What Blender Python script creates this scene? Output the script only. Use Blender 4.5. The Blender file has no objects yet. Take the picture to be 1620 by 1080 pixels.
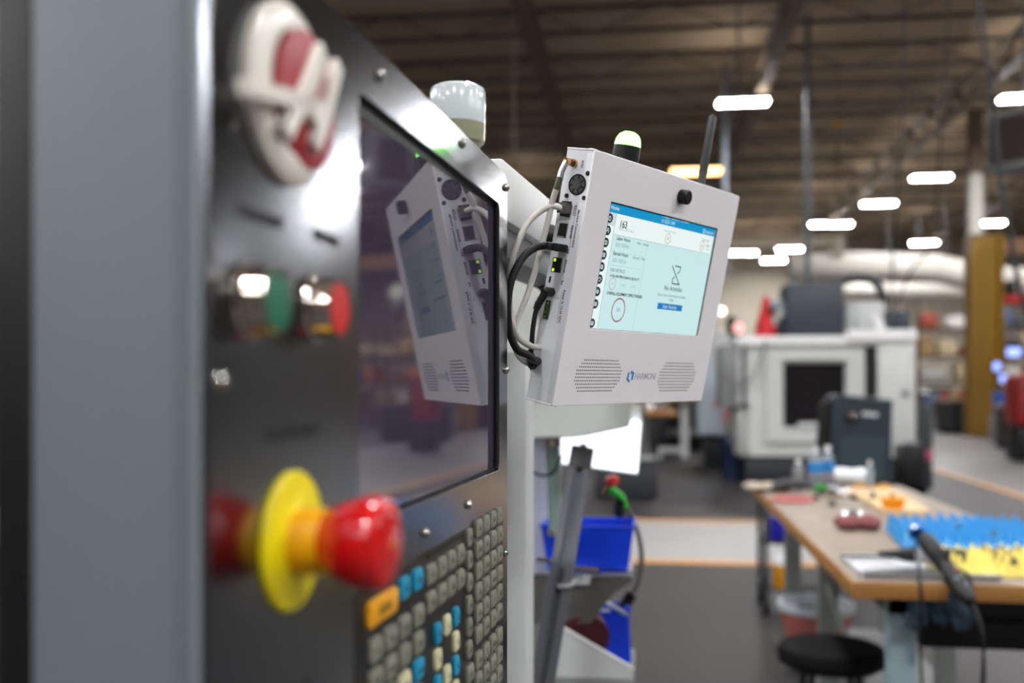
import bpy, bmesh, math, random
from mathutils import Matrix, Vector
random.seed(7)
C = bpy.context.collection
SC = bpy.context.scene
PI = math.pi
R = math.radians

# ------------------------------------------------------------------ camera, world, exposure
YAW = R(7.5)                      # the camera looks a little left of the hall's long axis
EYE = 1.45
FPX = 1575.0                      # focal length in pixels of the 1620 x 1080 frame
CAMF = Matrix.Translation((0, 0, EYE)) @ Matrix.Rotation(YAW, 4, 'Z')   # camera frame: x right, y forward, z up
cam_d = bpy.data.cameras.new('camera')
cam = bpy.data.objects.new('camera', cam_d); C.objects.link(cam)
cam.matrix_world = CAMF @ Matrix.Rotation(PI / 2, 4, 'X')
cam_d.sensor_width = 36; cam_d.lens = 36 * FPX / 1620
cam_d.shift_y = 60 / 1620
cam_d.clip_start = 0.02; cam_d.clip_end = 200
cam_d.dof.use_dof = True; cam_d.dof.focus_distance = .95; cam_d.dof.aperture_fstop = 3.4
cam_d.dof.aperture_blades = 0
SC.camera = cam
w = bpy.data.worlds.new('world'); SC.world = w; w.use_nodes = True
w.node_tree.nodes['Background'].inputs[0].default_value = (0.75, 0.85, 1.0, 1)
w.node_tree.nodes['Background'].inputs[1].default_value = 0.35
SC.view_settings.view_transform = 'Standard'; SC.view_settings.look = 'None'
SC.view_settings.gamma = 1; SC.view_settings.use_curve_mapping = False
SC.view_settings.exposure = 0.28
LAMP = 230.0                       # radiance of the high-bay diffusers
try:
    SC.cycles.use_denoising = True
    SC.cycles.max_bounces = 6; SC.cycles.diffuse_bounces = 3; SC.cycles.glossy_bounces = 3
    SC.cycles.sample_clamp_indirect = 6
except Exception: pass

# ------------------------------------------------------------------ helpers
def srgb(c):
    if isinstance(c, str):
        c = [int(c[i:i+2], 16) / 255 for i in (0, 2, 4)]
    else: c = [v / 255 for v in c]
    return tuple(((v / 12.92) if v <= .04045 else ((v + .055) / 1.055) ** 2.4) for v in c) + (1,)

MATS = {}
def mat(name, col, rough=.5, metal=0, emit=None, es=0, var=0, vscale=8, bump=0, bscale=60, stretch=(1, 1, 1),
        aniso=0, ior=None, alpha=None, trans=0, coat=0, spec=None):
    if name in MATS: return MATS[name]
    m = bpy.data.materials.new(name); m.use_nodes = True
    nt = m.node_tree; b = nt.nodes['Principled BSDF']
    c = srgb(col)
    b.inputs['Base Color'].default_value = c
    b.inputs['Roughness'].default_value = rough; b.inputs['Metallic'].default_value = metal
    if ior: b.inputs['IOR'].default_value = ior
    if trans: b.inputs['Transmission Weight'].default_value = trans
    if coat: b.inputs['Coat Weight'].default_value = coat; b.inputs['Coat Roughness'].default_value = .08
    if aniso: b.inputs['Anisotropic'].default_value = aniso; b.inputs['Anisotropic Rotation'].default_value = .25
    if spec is not None: b.inputs['Specular IOR Level'].default_value = spec
    if emit:
        b.inputs['Emission Color'].default_value = srgb(emit); b.inputs['Emission Strength'].default_value = es
    tc = None
    if var or bump:
        tc = nt.nodes.new('ShaderNodeTexCoord'); mp = nt.nodes.new('ShaderNodeMapping')
        mp.inputs['Scale'].default_value = stretch
        nt.links.new(tc.outputs['Object'], mp.inputs['Vector'])
    if var:
        n = nt.nodes.new('ShaderNodeTexNoise'); n.inputs['Scale'].default_value = vscale; n.inputs['Detail'].default_value = 5
        nt.links.new(mp.outputs[0], n.inputs['Vector'])
        mx = nt.nodes.new('ShaderNodeMix'); mx.data_type = 'RGBA'
        mx.inputs['A'].default_value = tuple(v * (1 - var) for v in c[:3]) + (1,)
        mx.inputs['B'].default_value = tuple(min(1, v * (1 + var)) for v in c[:3]) + (1,)
        nt.links.new(n.outputs['Fac'], mx.inputs['Factor']); nt.links.new(mx.outputs['Result'], b.inputs['Base Color'])
    if bump:
        n2 = nt.nodes.new('ShaderNodeTexNoise'); n2.inputs['Scale'].default_value = bscale; n2.inputs['Detail'].default_value = 3
        nt.links.new(mp.outputs[0], n2.inputs['Vector'])
        bp = nt.nodes.new('ShaderNodeBump'); bp.inputs['Strength'].default_value = bump; bp.inputs['Distance'].default_value = .001
        nt.links.new(n2.outputs['Fac'], bp.inputs['Height']); nt.links.new(bp.outputs[0], b.inputs['Normal'])
    MATS[name] = m
    return m

class MB:
    """collects shapes for ONE mesh object"""
    def __init__(s, F=None): s.bm = bmesh.new(); s.F = F or Matrix()
    def _tf(s, vs, M=None):
        M = s.F @ M if M else s.F
        for v in vs: v.co = M @ v.co
    def box(s, lo, hi, bev=0, seg=2, M=None):
        lo = Vector(lo); hi = Vector(hi)
        g = bmesh.ops.create_cube(s.bm, size=1)['verts']
        for v in g:
            v.co = Vector([(lo[i] + hi[i]) / 2 + v.co[i] * (hi[i] - lo[i]) for i in range(3)])
        if bev:
            es = list({e for v in g for e in v.link_edges})
            r = bmesh.ops.bevel(s.bm, geom=es, offset=bev, segments=seg, affect='EDGES', profile=.5)
            g = list({v for f in r['faces'] for v in f.verts} | {v for v in g if v.is_valid})
        s._tf(g, M); return s
    def cyl(s, p0, p1, r, r2=None, seg=20, caps=True):
        p0 = Vector(p0); p1 = Vector(p1); d = p1 - p0
        g = bmesh.ops.create_cone(s.bm, cap_ends=caps, segments=seg, radius1=r, radius2=r if r2 is None else r2, depth=d.length)['verts']
        M = Matrix.Translation((p0 + p1) / 2) @ d.to_track_quat('Z', 'Y').to_matrix().to_4x4()
        s._tf(g, M); return s
    def lathe(s, prof, p0=(0, 0, 0), axis=(0, 0, 1), seg=32, close=False):
        """prof: (radius, height) pairs along the axis"""
        M = s.F @ Matrix.Translation(Vector(p0)) @ Vector(axis).to_track_quat('Z', 'Y').to_matrix().to_4x4()
        rings = []
        for r, h in prof:
            if r < 1e-6: rings.append([s.bm.verts.new(M @ Vector((0, 0, h)))])
            else: rings.append([s.bm.verts.new(M @ Vector((r * math.cos(2*PI*i/seg), r * math.sin(2*PI*i/seg), h))) for i in range(seg)])
        for a, b in zip(rings, rings[1:]):
            for i in range(seg):
                j = (i + 1) % seg
                q = [a[i % len(a)], a[j % len(a)], b[j % len(b)], b[i % len(b)]]
                u = []
                for v in q:
                    if v not in u: u.append(v)
                if len(u) > 2:
                    try: s.bm.faces.new(u)
                    except ValueError: pass
        return s
    def tube(s, pts, r, seg=10, smooth=True, caps=True):
        pts = [Vector(p) for p in pts]
        if smooth and len(pts) > 2:
            out = []
            P = [2*pts[0]-pts[1]] + pts + [2*pts[-1]-pts[-2]]
            for i in range(1, len(P) - 2):
                for k in range(6):
                    t = k / 6
                    out.append(.5*((2*P[i]) + (P[i+1]-P[i-1])*t + (2*P[i-1]-5*P[i]+4*P[i+1]-P[i+2])*t*t + (-P[i-1]+3*P[i]-3*P[i+1]+P[i+2])*t**3))
            pts = out + [P[-2]]
        rings = []; up = None
        for i, p in enumerate(pts):
            t = (pts[min(i+1, len(pts)-1)] - pts[max(i-1, 0)]).normalized()
            if up is None:
                up = t.orthogonal().normalized()
            up = (up - t * up.dot(t)).normalized(); sd = t.cross(up)
            rr = r(i / (len(pts) - 1)) if callable(r) else r
            rings.append([s.bm.verts.new(s.F @ (p + up * rr * math.cos(2*PI*k/seg) + sd * rr * math.sin(2*PI*k/seg))) for k in range(seg)])
        for a, b in zip(rings, rings[1:]):
            for k in range(seg):
                s.bm.faces.new([a[k], a[(k+1) % seg], b[(k+1) % seg], b[k]])
        if caps:
            s.bm.faces.new(rings[0][::-1]); s.bm.faces.new(rings[-1])
        return s
    def prism(s, poly, a, b, axis='y', M=None):
        """poly in the two other axes, extruded from a to b along the axis"""
        def mk(p, h):
            if axis == 'y': return Vector((p[0], h, p[1]))
            if axis == 'x': return Vector((h, p[0], p[1]))
            return Vector((p[0], p[1], h))
        A = [s.bm.verts.new(mk(p, a)) for p in poly]; B = [s.bm.verts.new(mk(p, b)) for p in poly]
        s.bm.faces.new(A); s.bm.faces.new(B[::-1])
        n = len(poly)
        for i in range(n): s.bm.faces.new([A[i], B[i], B[(i+1) % n], A[(i+1) % n]])
        s._tf(A + B, M); return s
    def plate_hole(s, outer, inner, a, b):
        """xz plate with a hole, from y=a to y=b"""
        L = []
        for h in (a, b):
            vo = [s.bm.verts.new((p[0], h, p[1])) for p in outer]; vi = [s.bm.verts.new((p[0], h, p[1])) for p in inner]
            es = [s.bm.edges.new((q[i], q[(i+1) % len(q)])) for q in (vo, vi) for i in range(len(q))]
            bmesh.ops.triangle_fill(s.bm, edges=es, use_beauty=True, use_dissolve=False)
            L.append((vo, vi))
        for q0, q1 in ((L[0][0], L[1][0]), (L[0][1], L[1][1])):
            for i in range(len(q0)):
                s.bm.faces.new([q0[i], q1[i], q1[(i+1) % len(q0)], q0[(i+1) % len(q0)]])
        s._tf([v for q in L for p in q for v in p]); return s
    def grid(s, fn, nx, ny):
        V = [[s.bm.verts.new(s.F @ Vector(fn(i / nx, j / ny))) for j in range(ny + 1)] for i in range(nx + 1)]
        for i in range(nx):
            for j in range(ny):
                s.bm.faces.new([V[i][j], V[i+1][j], V[i+1][j+1], V[i][j+1]])
        return s
    def sphere(s, c, r, sc=(1, 1, 1), u=20, v=12):
        g = bmesh.ops.create_uvsphere(s.bm, u_segments=u, v_segments=v, radius=r)['verts']
        for q in g: q.co = Vector((q.co.x*sc[0] + c[0], q.co.y*sc[1] + c[1], q.co.z*sc[2] + c[2]))
        s._tf(g); return s
    def build(s, name, m, parent=None, smooth=True, world=False, bevel=0, sub=0):
        me = bpy.data.meshes.new(name)
        if world and parent is not None:
            iv = FR[parent.name].inverted()
            for v in s.bm.verts: v.co = iv @ v.co
        bmesh.ops.recalc_face_normals(s.bm, faces=s.bm.faces)
        if smooth:
            for f in s.bm.faces: f.smooth = True
            for e in s.bm.edges:
                if len(e.link_faces) == 2 and e.calc_face_angle(0) > .6: e.smooth = False
        s.bm.to_mesh(me); s.bm.free()
        me.materials.append(m)
        o = bpy.data.objects.new(name, me); C.objects.link(o)
        if parent is not None: o.parent = parent
        else: FR[o.name] = Matrix()
        if bevel:
            q = o.modifiers.new('bevel', 'BEVEL'); q.width = bevel; q.segments = 2; q.limit_method = 'ANGLE'
        if sub:
            q = o.modifiers.new('sub', 'SUBSURF'); q.levels = sub; q.render_levels = sub
        return o

FR = {}
def tag(o, label, cat=None, group=None, kind=None):
    if label: o['label'] = label
    if cat: o['category'] = cat
    if group: o['group'] = group
    if kind: o['kind'] = kind
    return o
def thing(name, label, cat, M=None, group=None, kind=None):
    o = bpy.data.objects.new(name, None); C.objects.link(o); o.empty_display_size = .05
    M = M or Matrix()
    o.matrix_world = M; FR[o.name] = M.copy()
    return tag(o, label, cat, group, kind)
def T(x, y, z, rz=0): return Matrix.Translation((x, y, z)) @ Matrix.Rotation(rz, 4, 'Z')
def P(px, py, d):
    """world point seen at (px,py) at forward distance d"""
    return CAMF @ Vector(((px - 810) / FPX * d, d, (600 - py) / FPX * d))
def G(px, py, z):
    """world point on the level z (above the floor) behind a pixel"""
    return P(px, py, (EYE - z) * FPX / (py - 600))
def hit(F, px, py, ax, val=0):
    """local point where the ray meets the local plane ax=val of frame F"""
    iv = F.inverted(); o = iv @ CAMF.translation; p = iv @ P(px, py, 1)
    d = p - o; t = (val - o[ax]) / d[ax]; return o + d * t
def dup(root, M, label=None, group=None, cat=None):
    r = root.copy(); C.objects.link(r); r.matrix_world = M; FR[r.name] = M.copy()
    if label: r['label'] = label
    if group: r['group'] = group
    for ch in list(root.children):
        c = ch.copy(); C.objects.link(c); c.parent = r
        for g in list(ch.children):
            d = g.copy(); C.objects.link(d); d.parent = c
    return r
def text_mesh(name, body, size, M, m, parent, align='LEFT', ext=0.0, label=None, shear=0, spacing=1.0, bold=0):
    cu = bpy.data.curves.new('t', 'FONT'); cu.body = body; cu.size = size; cu.align_x = align; cu.align_y = 'CENTER'
    cu.extrude = ext; cu.shear = shear; cu.space_character = spacing; cu.offset = bold; cu.resolution_u = 3
    o = bpy.data.objects.new('t', cu); C.objects.link(o)
    dg = bpy.context.evaluated_depsgraph_get()
    me = bpy.data.meshes.new_from_object(o.evaluated_get(dg)); me.name = name
    bpy.data.objects.remove(o); bpy.data.curves.remove(cu)
    me.transform(M); me.materials.clear(); me.materials.append(m)
    t = bpy.data.objects.new(name, me); C.objects.link(t); t.parent = parent
    if label: t['label'] = label
    return t
def rrect(x0, x1, z0, z1, r, n=5):
    out = []
    for cx, cz, a0 in ((x1-r, z1-r, 0), (x0+r, z1-r, 90), (x0+r, z0+r, 180), (x1-r, z0+r, 270)):
        for k in range(n + 1):
            a = R(a0 + 90 * k / n); out.append((cx + r*math.cos(a), cz + r*math.sin(a)))
    return out

# ------------------------------------------------------------------ materials
m_floor = mat('concrete', (54, 51, 51), .5, var=.3, vscale=.7, spec=.25)
m_walk = mat('sealed_walkway', (152, 151, 150), .4, var=.12, vscale=.9)
m_line = mat('orange_tape', (214, 150, 62), .5, var=.1)
m_deck = mat('roof_deck', (200, 182, 160), .7, var=.2, vscale=.4)
m_joist = mat('joist_paint', (88, 77, 66), .6)
m_girder = mat('girder_paint', (118, 106, 94), .6)
m_wall = mat('corrugated_wall', (196, 186, 168), .6, var=.1, vscale=.3)
m_wall2 = mat('dark_block_wall', (84, 78, 72), .7, var=.2, vscale=.5)
m_white = mat('white_powder_coat', (222, 222, 220), .45, bump=.05, bscale=300)
m_dev = mat('white_housing_paint', (238, 235, 237), .38, bump=.04, bscale=500)
m_devside = mat('white_label_film', (228, 231, 236), .16, coat=.4)
m_grey = mat('grey_powder_coat', (106, 114, 119), .5, bump=.12, bscale=900)
m_lgrey = mat('light_grey_paint', (190, 193, 192), .45, var=.05)
m_mgrey = mat('middle_grey_paint', (120, 122, 122), .5, var=.08)
m_black = mat('black_plastic', (16, 16, 18), .45, spec=.35)
m_blackr = mat('black_rubber', (20, 20, 24), .6, spec=.35)
m_dark = mat('dark_slate_paint', (52, 60, 68), .45)
m_dark2 = mat('charcoal_paint', (38, 42, 46), .5, var=.15)
m_steel = mat('stainless_steel', (116, 119, 124), .175, 1, bump=.03, bscale=250, stretch=(1, 1, .04), aniso=.8, var=.06, vscale=30)
m_chrome = mat('chrome', (215, 205, 195), .12, 1)
m_screw = mat('screw_steel', (200, 198, 192), .2, 1)
m_glass = mat('dark_screen_glass', (66, 57, 76), .03, ior=2.4)
m_brass = mat('brass', (200, 150, 90), .25, 1)
m_cream = mat('cream_enamel', (226, 220, 208), .3)
m_red = mat('logo_red', (158, 28, 42), .45)
m_btnr = mat('button_red', (208, 30, 28), .3)
m_mush = mat('glossy_red', (205, 8, 12), .18, coat=.6)
m_btng = mat('button_green', (0, 104, 74), .3)
m_yel = mat('yellow_plastic', (240, 222, 14), .35)
m_yel2 = mat('yellow_collar', (240, 170, 4), .35)
m_key = mat('key_grey', (124, 124, 110), .45)
m_keyc = mat('key_cream', (205, 203, 165), .45)
m_keyb = mat('key_blue', (18, 140, 178), .4)
m_keyy = mat('key_amber', (226, 158, 20), .4)
m_ink = mat('black_ink', (18, 18, 22), .6)
m_blue = mat('blue_bin_plastic', (0, 58, 214), .38)
m_wood = mat('maple_top', (136, 122, 108), .5, var=.4, vscale=7, stretch=(1, .25, 1))
m_edge = mat('wood_edge', (160, 112, 56), .45, var=.4, vscale=14, stretch=(.3, 1, 3))
m_plank = mat('pale_plank', (205, 176, 130), .55, var=.12, vscale=9)
m_leg = mat('bench_leg_paint', (118, 122, 118), .5)
m_legc = mat('bench_leg_pale', (148, 170, 176), .45)
m_yellow_col = mat('column_yellow', (134, 98, 2), .5, var=.2, vscale=1.2)
m_alu = mat('aluminium', (205, 208, 212), .3, 1)
m_cable_w = mat('white_cable_jacket', (208, 204, 196), .45, var=.06, vscale=60)
m_gloveb = mat('grey_blue_rubber', (50, 72, 86), .45, var=.3, vscale=40)
m_rag = mat('dusty_rag', (176, 164, 150), .9, var=.2, vscale=30)
m_clear = mat('clear_plastic', (190, 205, 215), .12, trans=.7, ior=1.3)

# ------------------------------------------------------------------ the hall
XL, XR, YB, YF, HT = -22., 34., -14., 56., 9.0
b = MB(); b.box((XL, YB, -.1), (XR, YF, 0)); tag(b.build('floor', m_floor), None, kind='structure')
floor = bpy.data.objects['floor']
b = MB(); b.box((XL, YB, HT), (XR, YF, HT + .1)); ceiling = tag(b.build('ceiling', m_deck), None, kind='structure')
def wall(name, x0, x1, y, th=.1):
    b = MB(); n = int((x1 - x0) / .6)
    pts = []
    for i in range(n):
        x = x0 + i * (x1 - x0) / n; wd = (x1 - x0) / n
        pts += [(x, y), (x + wd*.35, y), (x + wd*.45, y - .07), (x + wd*.9, y - .07)]
    pts += [(x1, y), (x1, y + th), (x0, y + th)]
    b.prism(pts, 0, HT, 'z'); return tag(b.build(name, m_wall, smooth=False), None, kind='structure')
wall('wall_far', XL, XR, YF)
b = MB(); b.box((XL - .1, YB, 0), (XL, YF, HT)); tag(b.build('wall_left', m_wall2), None, kind='structure')
b = MB(); b.box((XR, YB, 0), (XR + .1, YF, HT)); tag(b.build('wall_right', m_wall2), None, kind='structure')
b = MB(); b.box((XL, YB - .1, 0), (XR, YB, HT)); tag(b.build('wall_back', m_wall2), None, kind='structure')

# roof deck ribs, bar joists and girders
jm = None
def joist(y):
    global jm
    if jm is None:
        b = MB(); z1 = -.06; z0 = -.62
        b.box((XL, -.05, z1 - .07), (XR, .05, z1)); b.box((XL, -.05, z0), (XR, .05, z0 + .07))
        x = XL; k = 0
        while x < XR - 1.4:
            b.box((-.015, -.012, -.72), (.015, .012, .72), M=Matrix.Translation((x + .7, 0, (z0 + z1) / 2)) @ Matrix.Rotation(R(68) * (1 if k % 2 else -1), 4, 'Y'))
            x += 1.4; k += 1
        o = b.build('joist', m_joist, ceiling, smooth=False); jm = o.data
    else:
        o = bpy.data.objects.new('joist', jm); C.objects.link(o); o.parent = ceiling
    o.location = (0, y, HT); return o
y = YB + 1
while y < YF - .5: joist(y); y += 3.0
gm = None
for gx in (-16.5, -9.3, -2.1, 2.6, 7.4, 12.8, 18.2, 25.):
    if gm is None:
        b = MB(); z1 = -.62; z0 = -1.25
        b.box((-.11, YB, z1 - .04), (.11, YF, z1)); b.box((-.11, YB, z0), (.11, YF, z0 + .05))
        yy = YB; k = 0
        while yy < YF - 1:
            b.box((-.03, -.03, -.55), (.03, .03, .55), M=Matrix.Translation((0, yy + .5, (z0 + z1) / 2)) @ Matrix.Rotation(R(58) * (1 if k % 2 else -1), 4, 'X'))
            yy += 1.; k += 1
        o = b.build('girder', m_girder, ceiling, smooth=False); gm = o.data
    else:
        o = bpy.data.objects.new('girder', gm); C.objects.link(o); o.parent = ceiling
    o.location = (gx, 0, HT)
# ribs of the roof deck that show as fine lines
rm = None
y = 14.
k = 0
while y < YF:
    if rm is None:
        b = MB(); b.box((XL, -.06, -.045), (XR, .06, 0)); o = b.build('deck_rib', m_deck, ceiling, smooth=False); rm = o.data
    else:
        o = bpy.data.objects.new('deck_rib', rm); C.objects.link(o); o.parent = ceiling
    o.location = (0, y, HT); y += .5; k += 1
    if k > 82: break

# floor markings: the walkway slab and its tape
def strip(name, x0, x1, y0, y1, m, z=.004):
    b = MB(); b.box((x0, y0, 0), (x1, y1, z)); return tag(b.build(name, m), None, kind='structure')
ya = G(1110, 825, 0).y; yb = G(1110, 890, 0).y
wk = strip('trim_1', XL, 4.2, yb, ya, m_walk, .003)
strip('trim_2', XL, 4.2, ya - .05, ya + .06, m_line, .006)
strip('trim_3', XL, 4.2, yb - .05, yb + .06, m_line, .006)
lx = (G(1480, 740, 0).x + G(1620, 790, 0).x) / 2
strip('trim_4', lx - .05, lx + .06, ya, YF - 2, m_line, .006)
strip('trim_5', lx + .06, lx + 3.6, yb, YF - 2, mat('worn_walkway', (104, 101, 100), .4, var=.15, vscale=.6), .003)

# ------------------------------------------------------------------ high-bay lamps
def lamp_proto():
    t = thing('high_bay_lamp', 'long white high bay lamp hanging from the roof', 'lamp', T(0, 0, 7.5))
    b = MB(); b.box((-.55, -.2, 0), (.55, .2, .07), .02); b.build('housing', m_white, t)
    b = MB(); b.box((-.52, -.17, -.012), (.52, .17, 0)); b.build('glow_face', mat('lamp_diffuser', (255, 255, 255), .5, emit=(250, 250, 252), es=LAMP), t)
    b = MB(); b.box((-.50, -.12, .0702), (.50, .12, .075)); b.build('added_uplight', mat('added_uplight_glow', (255, 255, 255), .5, emit=(255, 244, 228), es=LAMP*.06), t)  # glowing strip added on top to brighten the roof deck
    for x in (-.45, .45):
        b = MB(); b.cyl((x, 0, .07), (x, 0, 1.5), .006, seg=6); b.build('suspension_rod', m_mgrey, t)
    return t
lp = lamp_proto()
vis = [(1175, 162, 'big near white lamp just above the black antenna of the monitor'),
       (1473, 281, 'white roof lamp in the upper right, left of the tall pale column'),
       (1390, 322, 'white roof lamp below and left of the brightest upper right lamp'),
       (1293, 355, 'left one of two touching white lamps above the beige jib beam'),
       (1330, 355, 'right one of two touching white lamps above the beige jib beam'),
       (1462, 384, 'small white lamp low down, above the white duct, left of the yellow column'),
       (1565, 353, 'white lamp just right of the pale upper end of the yellow column'),
       (1249, 394, 'small lamp just above the left end of the white duct'),
       (1224, 412, 'small lamp lowest of the row, close to the white duct\'s left end'),
       (1165, 400, 'left one of the pair of round-looking lamps beside the monitor edge'),
       (1187, 400, 'right one of the pair of round-looking lamps beside the monitor edge'),
       (1624, 155, 'lamp cut by the right edge of the picture'),
       (838, 327, 'white lamp just above the white arm, left of the looped cords')]
first = True
for px, py, lab in vis:
    p = G(px, py, 7.5)
    if first: lp.matrix_world = T(p.x, p.y, 7.5); lp['label'] = lab; lp['group'] = 'high bay lamps under the roof'; first = False
    else: dup(lp, T(p.x, p.y, 7.5) @ Matrix.Scale({1293: .74, 1330: .74, 1165: .5, 1187: .5}.get(px, 1), 4, (1, 0, 0)), lab, 'high bay lamps under the roof')
for i, x in enumerate((-14., -7.5, -1.0, 5.5, 12., 19., 27.)):
    for j, yy in enumerate((-10., -3.5, 3.0, 9.5, 16., 30., 44.)):
        if yy > 12 and -11 < x < 12: continue
        if yy > 10 and x < 24: continue
        dup(lp, T(x, yy, 7.5), 'white high bay lamp outside the picture, added for the streak on the steel panel', 'high bay lamps out of view')
# lamps added out of view to the right to streak the steel panel
def mirrored(px, py, z=7.5):
    a = R(11.66); n = Vector((math.cos(a), -math.sin(a))); d = Vector(((px - 810) / FPX, 1)); k = d.dot(n); h = Vector((-.0805, .542)).dot(n) / k
    o = d * h; r = d - n * (2 * k); cz = (600 - py) / FPX; t_ = (z - EYE) / cz; p = o + r * (t_ - h); return CAMF @ Vector((p.x, p.y, z - EYE))
for px, py in ((548, 262), (532, 300), (522, 335)):
    p = mirrored(px, py); dup(lp, T(p.x, p.y, 7.5), 'white high bay lamp outside the picture, added for the streak on the steel panel', 'high bay lamps out of view')
# warm panel lamp behind the monitor
t = thing('warm_panel_lamp', 'warm orange-lit ceiling panel lamp behind the black antenna', 'lamp', T(*G(1101, 271, 7.2)))
b = MB(); b.box((-.75, -.45, 0), (.75, .45, .1), .02); b.build('housing', m_girder, t)
b = MB(); b.box((-.68, -.4, -.015), (.68, .4, 0)); b.build('glow_face', mat('warm_diffuser', (255, 220, 170), .5, emit=(255, 196, 128), es=6), t)
b = MB(); b.box((-.01, -.01, .1), (.01, .01, 1.8)); b.build('suspension_rod', m_girder, t)

# ------------------------------------------------------------------ control pendant (left foreground)
PA = R(11.66)
# panel frame: x runs away from the camera along the panel, z up, -y is the outward normal
cpt = Vector((-.0805, .542)); dd = Vector((math.sin(PA), math.cos(PA))); nn = Vector((math.cos(PA), -math.sin(PA)))
o2 = nn * cpt.dot(nn)
PF = CAMF @ Matrix(((dd.x, -nn.x, 0, o2.x), (dd.y, -nn.y, 0, o2.y), (0, 0, 1, 0), (0, 0, 0, 1)))
pend = thing('control_pendant', 'stainless steel machine control panel with grey housing, keypad, dark screen and red emergency stop', 'control panel', PF)
X0, X1, ZT, ZB = .3454, .8915, .187, -.42
LX0, LX1, LZ0, LZ1 = .5067, .8575, -.0795, .1545
out = rrect(X0, X1, ZB, ZT, .012)
inn = rrect(LX0, LX1, LZ0, LZ1, .006)
b = MB(); b.plate_hole(out, inn[::1], 0, .0035); pnl = b.build('steel_panel', m_steel, pend, bevel=.0009)
b = MB(); b.plate_hole(rrect(X0 + .003, X1 - .003, ZB + .003, ZT - .003, .006), rrect(LX0 - .006, LX1 + .006, LZ0 - .006, LZ1 + .006, .006), .0036, .014); b.box((X0 + .003, .0141, ZB + .003), (X1 - .003, .079, ZT - .003), .003); b.build('housing', m_grey, pend)
# lip of folded sheet along the left edge, light on it painted pale
b = MB(); b.box((X0 - .0010, .0036, ZB), (X0 + .0029, .0058, ZT - .004), .0010); b.build('side_lip', mat('lit_lip', (140, 147, 150), .4), pend)
b = MB(); b.box((X0 + .02, .079, ZB), (X1 - .01, .11, ZT - .01), .003); b.build('rear_cover', m_black, pend)
b = MB(); b.plate_hole(rrect(LX0 - .004, LX1 + .004, LZ0 - .004, LZ1 + .004, .004), rrect(LX0 + .0016, LX1 - .0016, LZ0 + .0016, LZ1 - .0016, .004), .0036, .0095)
# the recess walls are real: a black gasket stands behind the cut-out
b.build('gasket', m_black, pend)
b = MB(); b.box((LX0 - .003, .0052, LZ0 - .003), (LX1 + .003, .0072, LZ1 + .003)); b.build('screen_glass', m_glass, pend)
b = MB(); b.prism([(LX0, LZ1), (LX1, LZ1), (LX1, LZ1 - .002), (LX0, LZ1 - .009)], .0047, .0051, 'y'); b.build('border_strip', m_black, pend)  # black border along the top of the screen glass
# screws
def pscrew(x, z, r=.0038):
    b = MB(); b.lathe([(0, .0032), (r*.5, .003), (r*.85, .0019), (r, .0004), (r, 0)], (x, 0, z), (0, -1, 0), 18)
    b.lathe([(r*.4, .0033), (r*.3, .0024), (0, .0024)], (x, 0, z), (0, -1, 0), 6)
    b.build('screw', m_screw, pend)
for x, z in ((.3537, -.0005), (.5393, .1726), (.7268, .1776), (.8844, .174), (.8844, .0086), (.7442, -.0964), (.6292, -.1009), (.8817, -.1568), (.3537, -.24), (.8844, -.32)):
    pscrew(x, z)
# round emblem: cream ring, red disc, slanted letter bars standing proud
ec = hit(PF, 468, 150, 1, -.006)
b = MB(); b.lathe([(.0395, 0), (.0395, .004), (.037, .0060), (.029, .0068), (.027, .0068), (.0265, .004), (0, .004)], (ec.x, 0, ec.z), (0, -1, 0), 64)
emb = b.build('emblem', m_cream, pend)
e2 = hit(PF, 492, 158, 1, -.0082)
b = MB(); b.lathe([(.0315, .0041), (.0310, .0070), (.0290, .0078), (0, .0084)], (e2.x, 0, e2.z), (0, -1, 0), 48); b.build('emblem_disc', m_red, emb)
def ebar(p, q, wdt=.0065, y0=-.0075, y1=-.0128):
    p0 = hit(PF, *p, 1, y1); p1 = hit(PF, *q, 1, y1); p0 = Vector((p0.x, p0.z)); p1 = Vector((p1.x, p1.z)); d = (p1 - p0).normalized(); k = Vector((-d.y, d.x)) * wdt / 2
    b = MB(); b.prism([p0 + k, p1 + k, p1 - k, p0 - k], y0, y1, 'y'); b.build('emblem_bar', m_cream, emb, bevel=.001)
ebar((392, 138), (486, 160), .0075)          # cross bar that sticks out of the disc to the left
ebar((516, 80), (490, 152), .0095)
ebar((490, 150), (456, 212), .0085)
ebar((540, 102), (520, 182), .0085); ebar((520, 182), (503, 232), .0075)
ebar((512, 165), (500, 195), .0085)
# push buttons with chrome sleeves
for px, py, m, nm in ((441, 476, m_btng, 'green'), (538, 488, m_btnr, 'red')):
    q = hit(PF, px, py, 1, -.0135); x, z = q.x, q.z
    b = MB(); b.lathe([(.0165, 0), (.0165, .002), (.0148, .003), (.0148, .0060), (.0142, .0070), (.0142, .0120), (.0136, .0137), (.0126, .0137), (.0126, .010)], (x, 0, z), (0, -1, 0), 40)
    k = tag(b.build('push_button', m_chrome, pend), 'chrome sleeve of the %s push button' % nm)
    b = MB(); b.lathe([(.0125, .008), (.0125, .0125), (.0115, .0135), (0, .0137)], (x, 0, z), (0, -1, 0), 40); b.build('button_cap', m, k)
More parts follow.
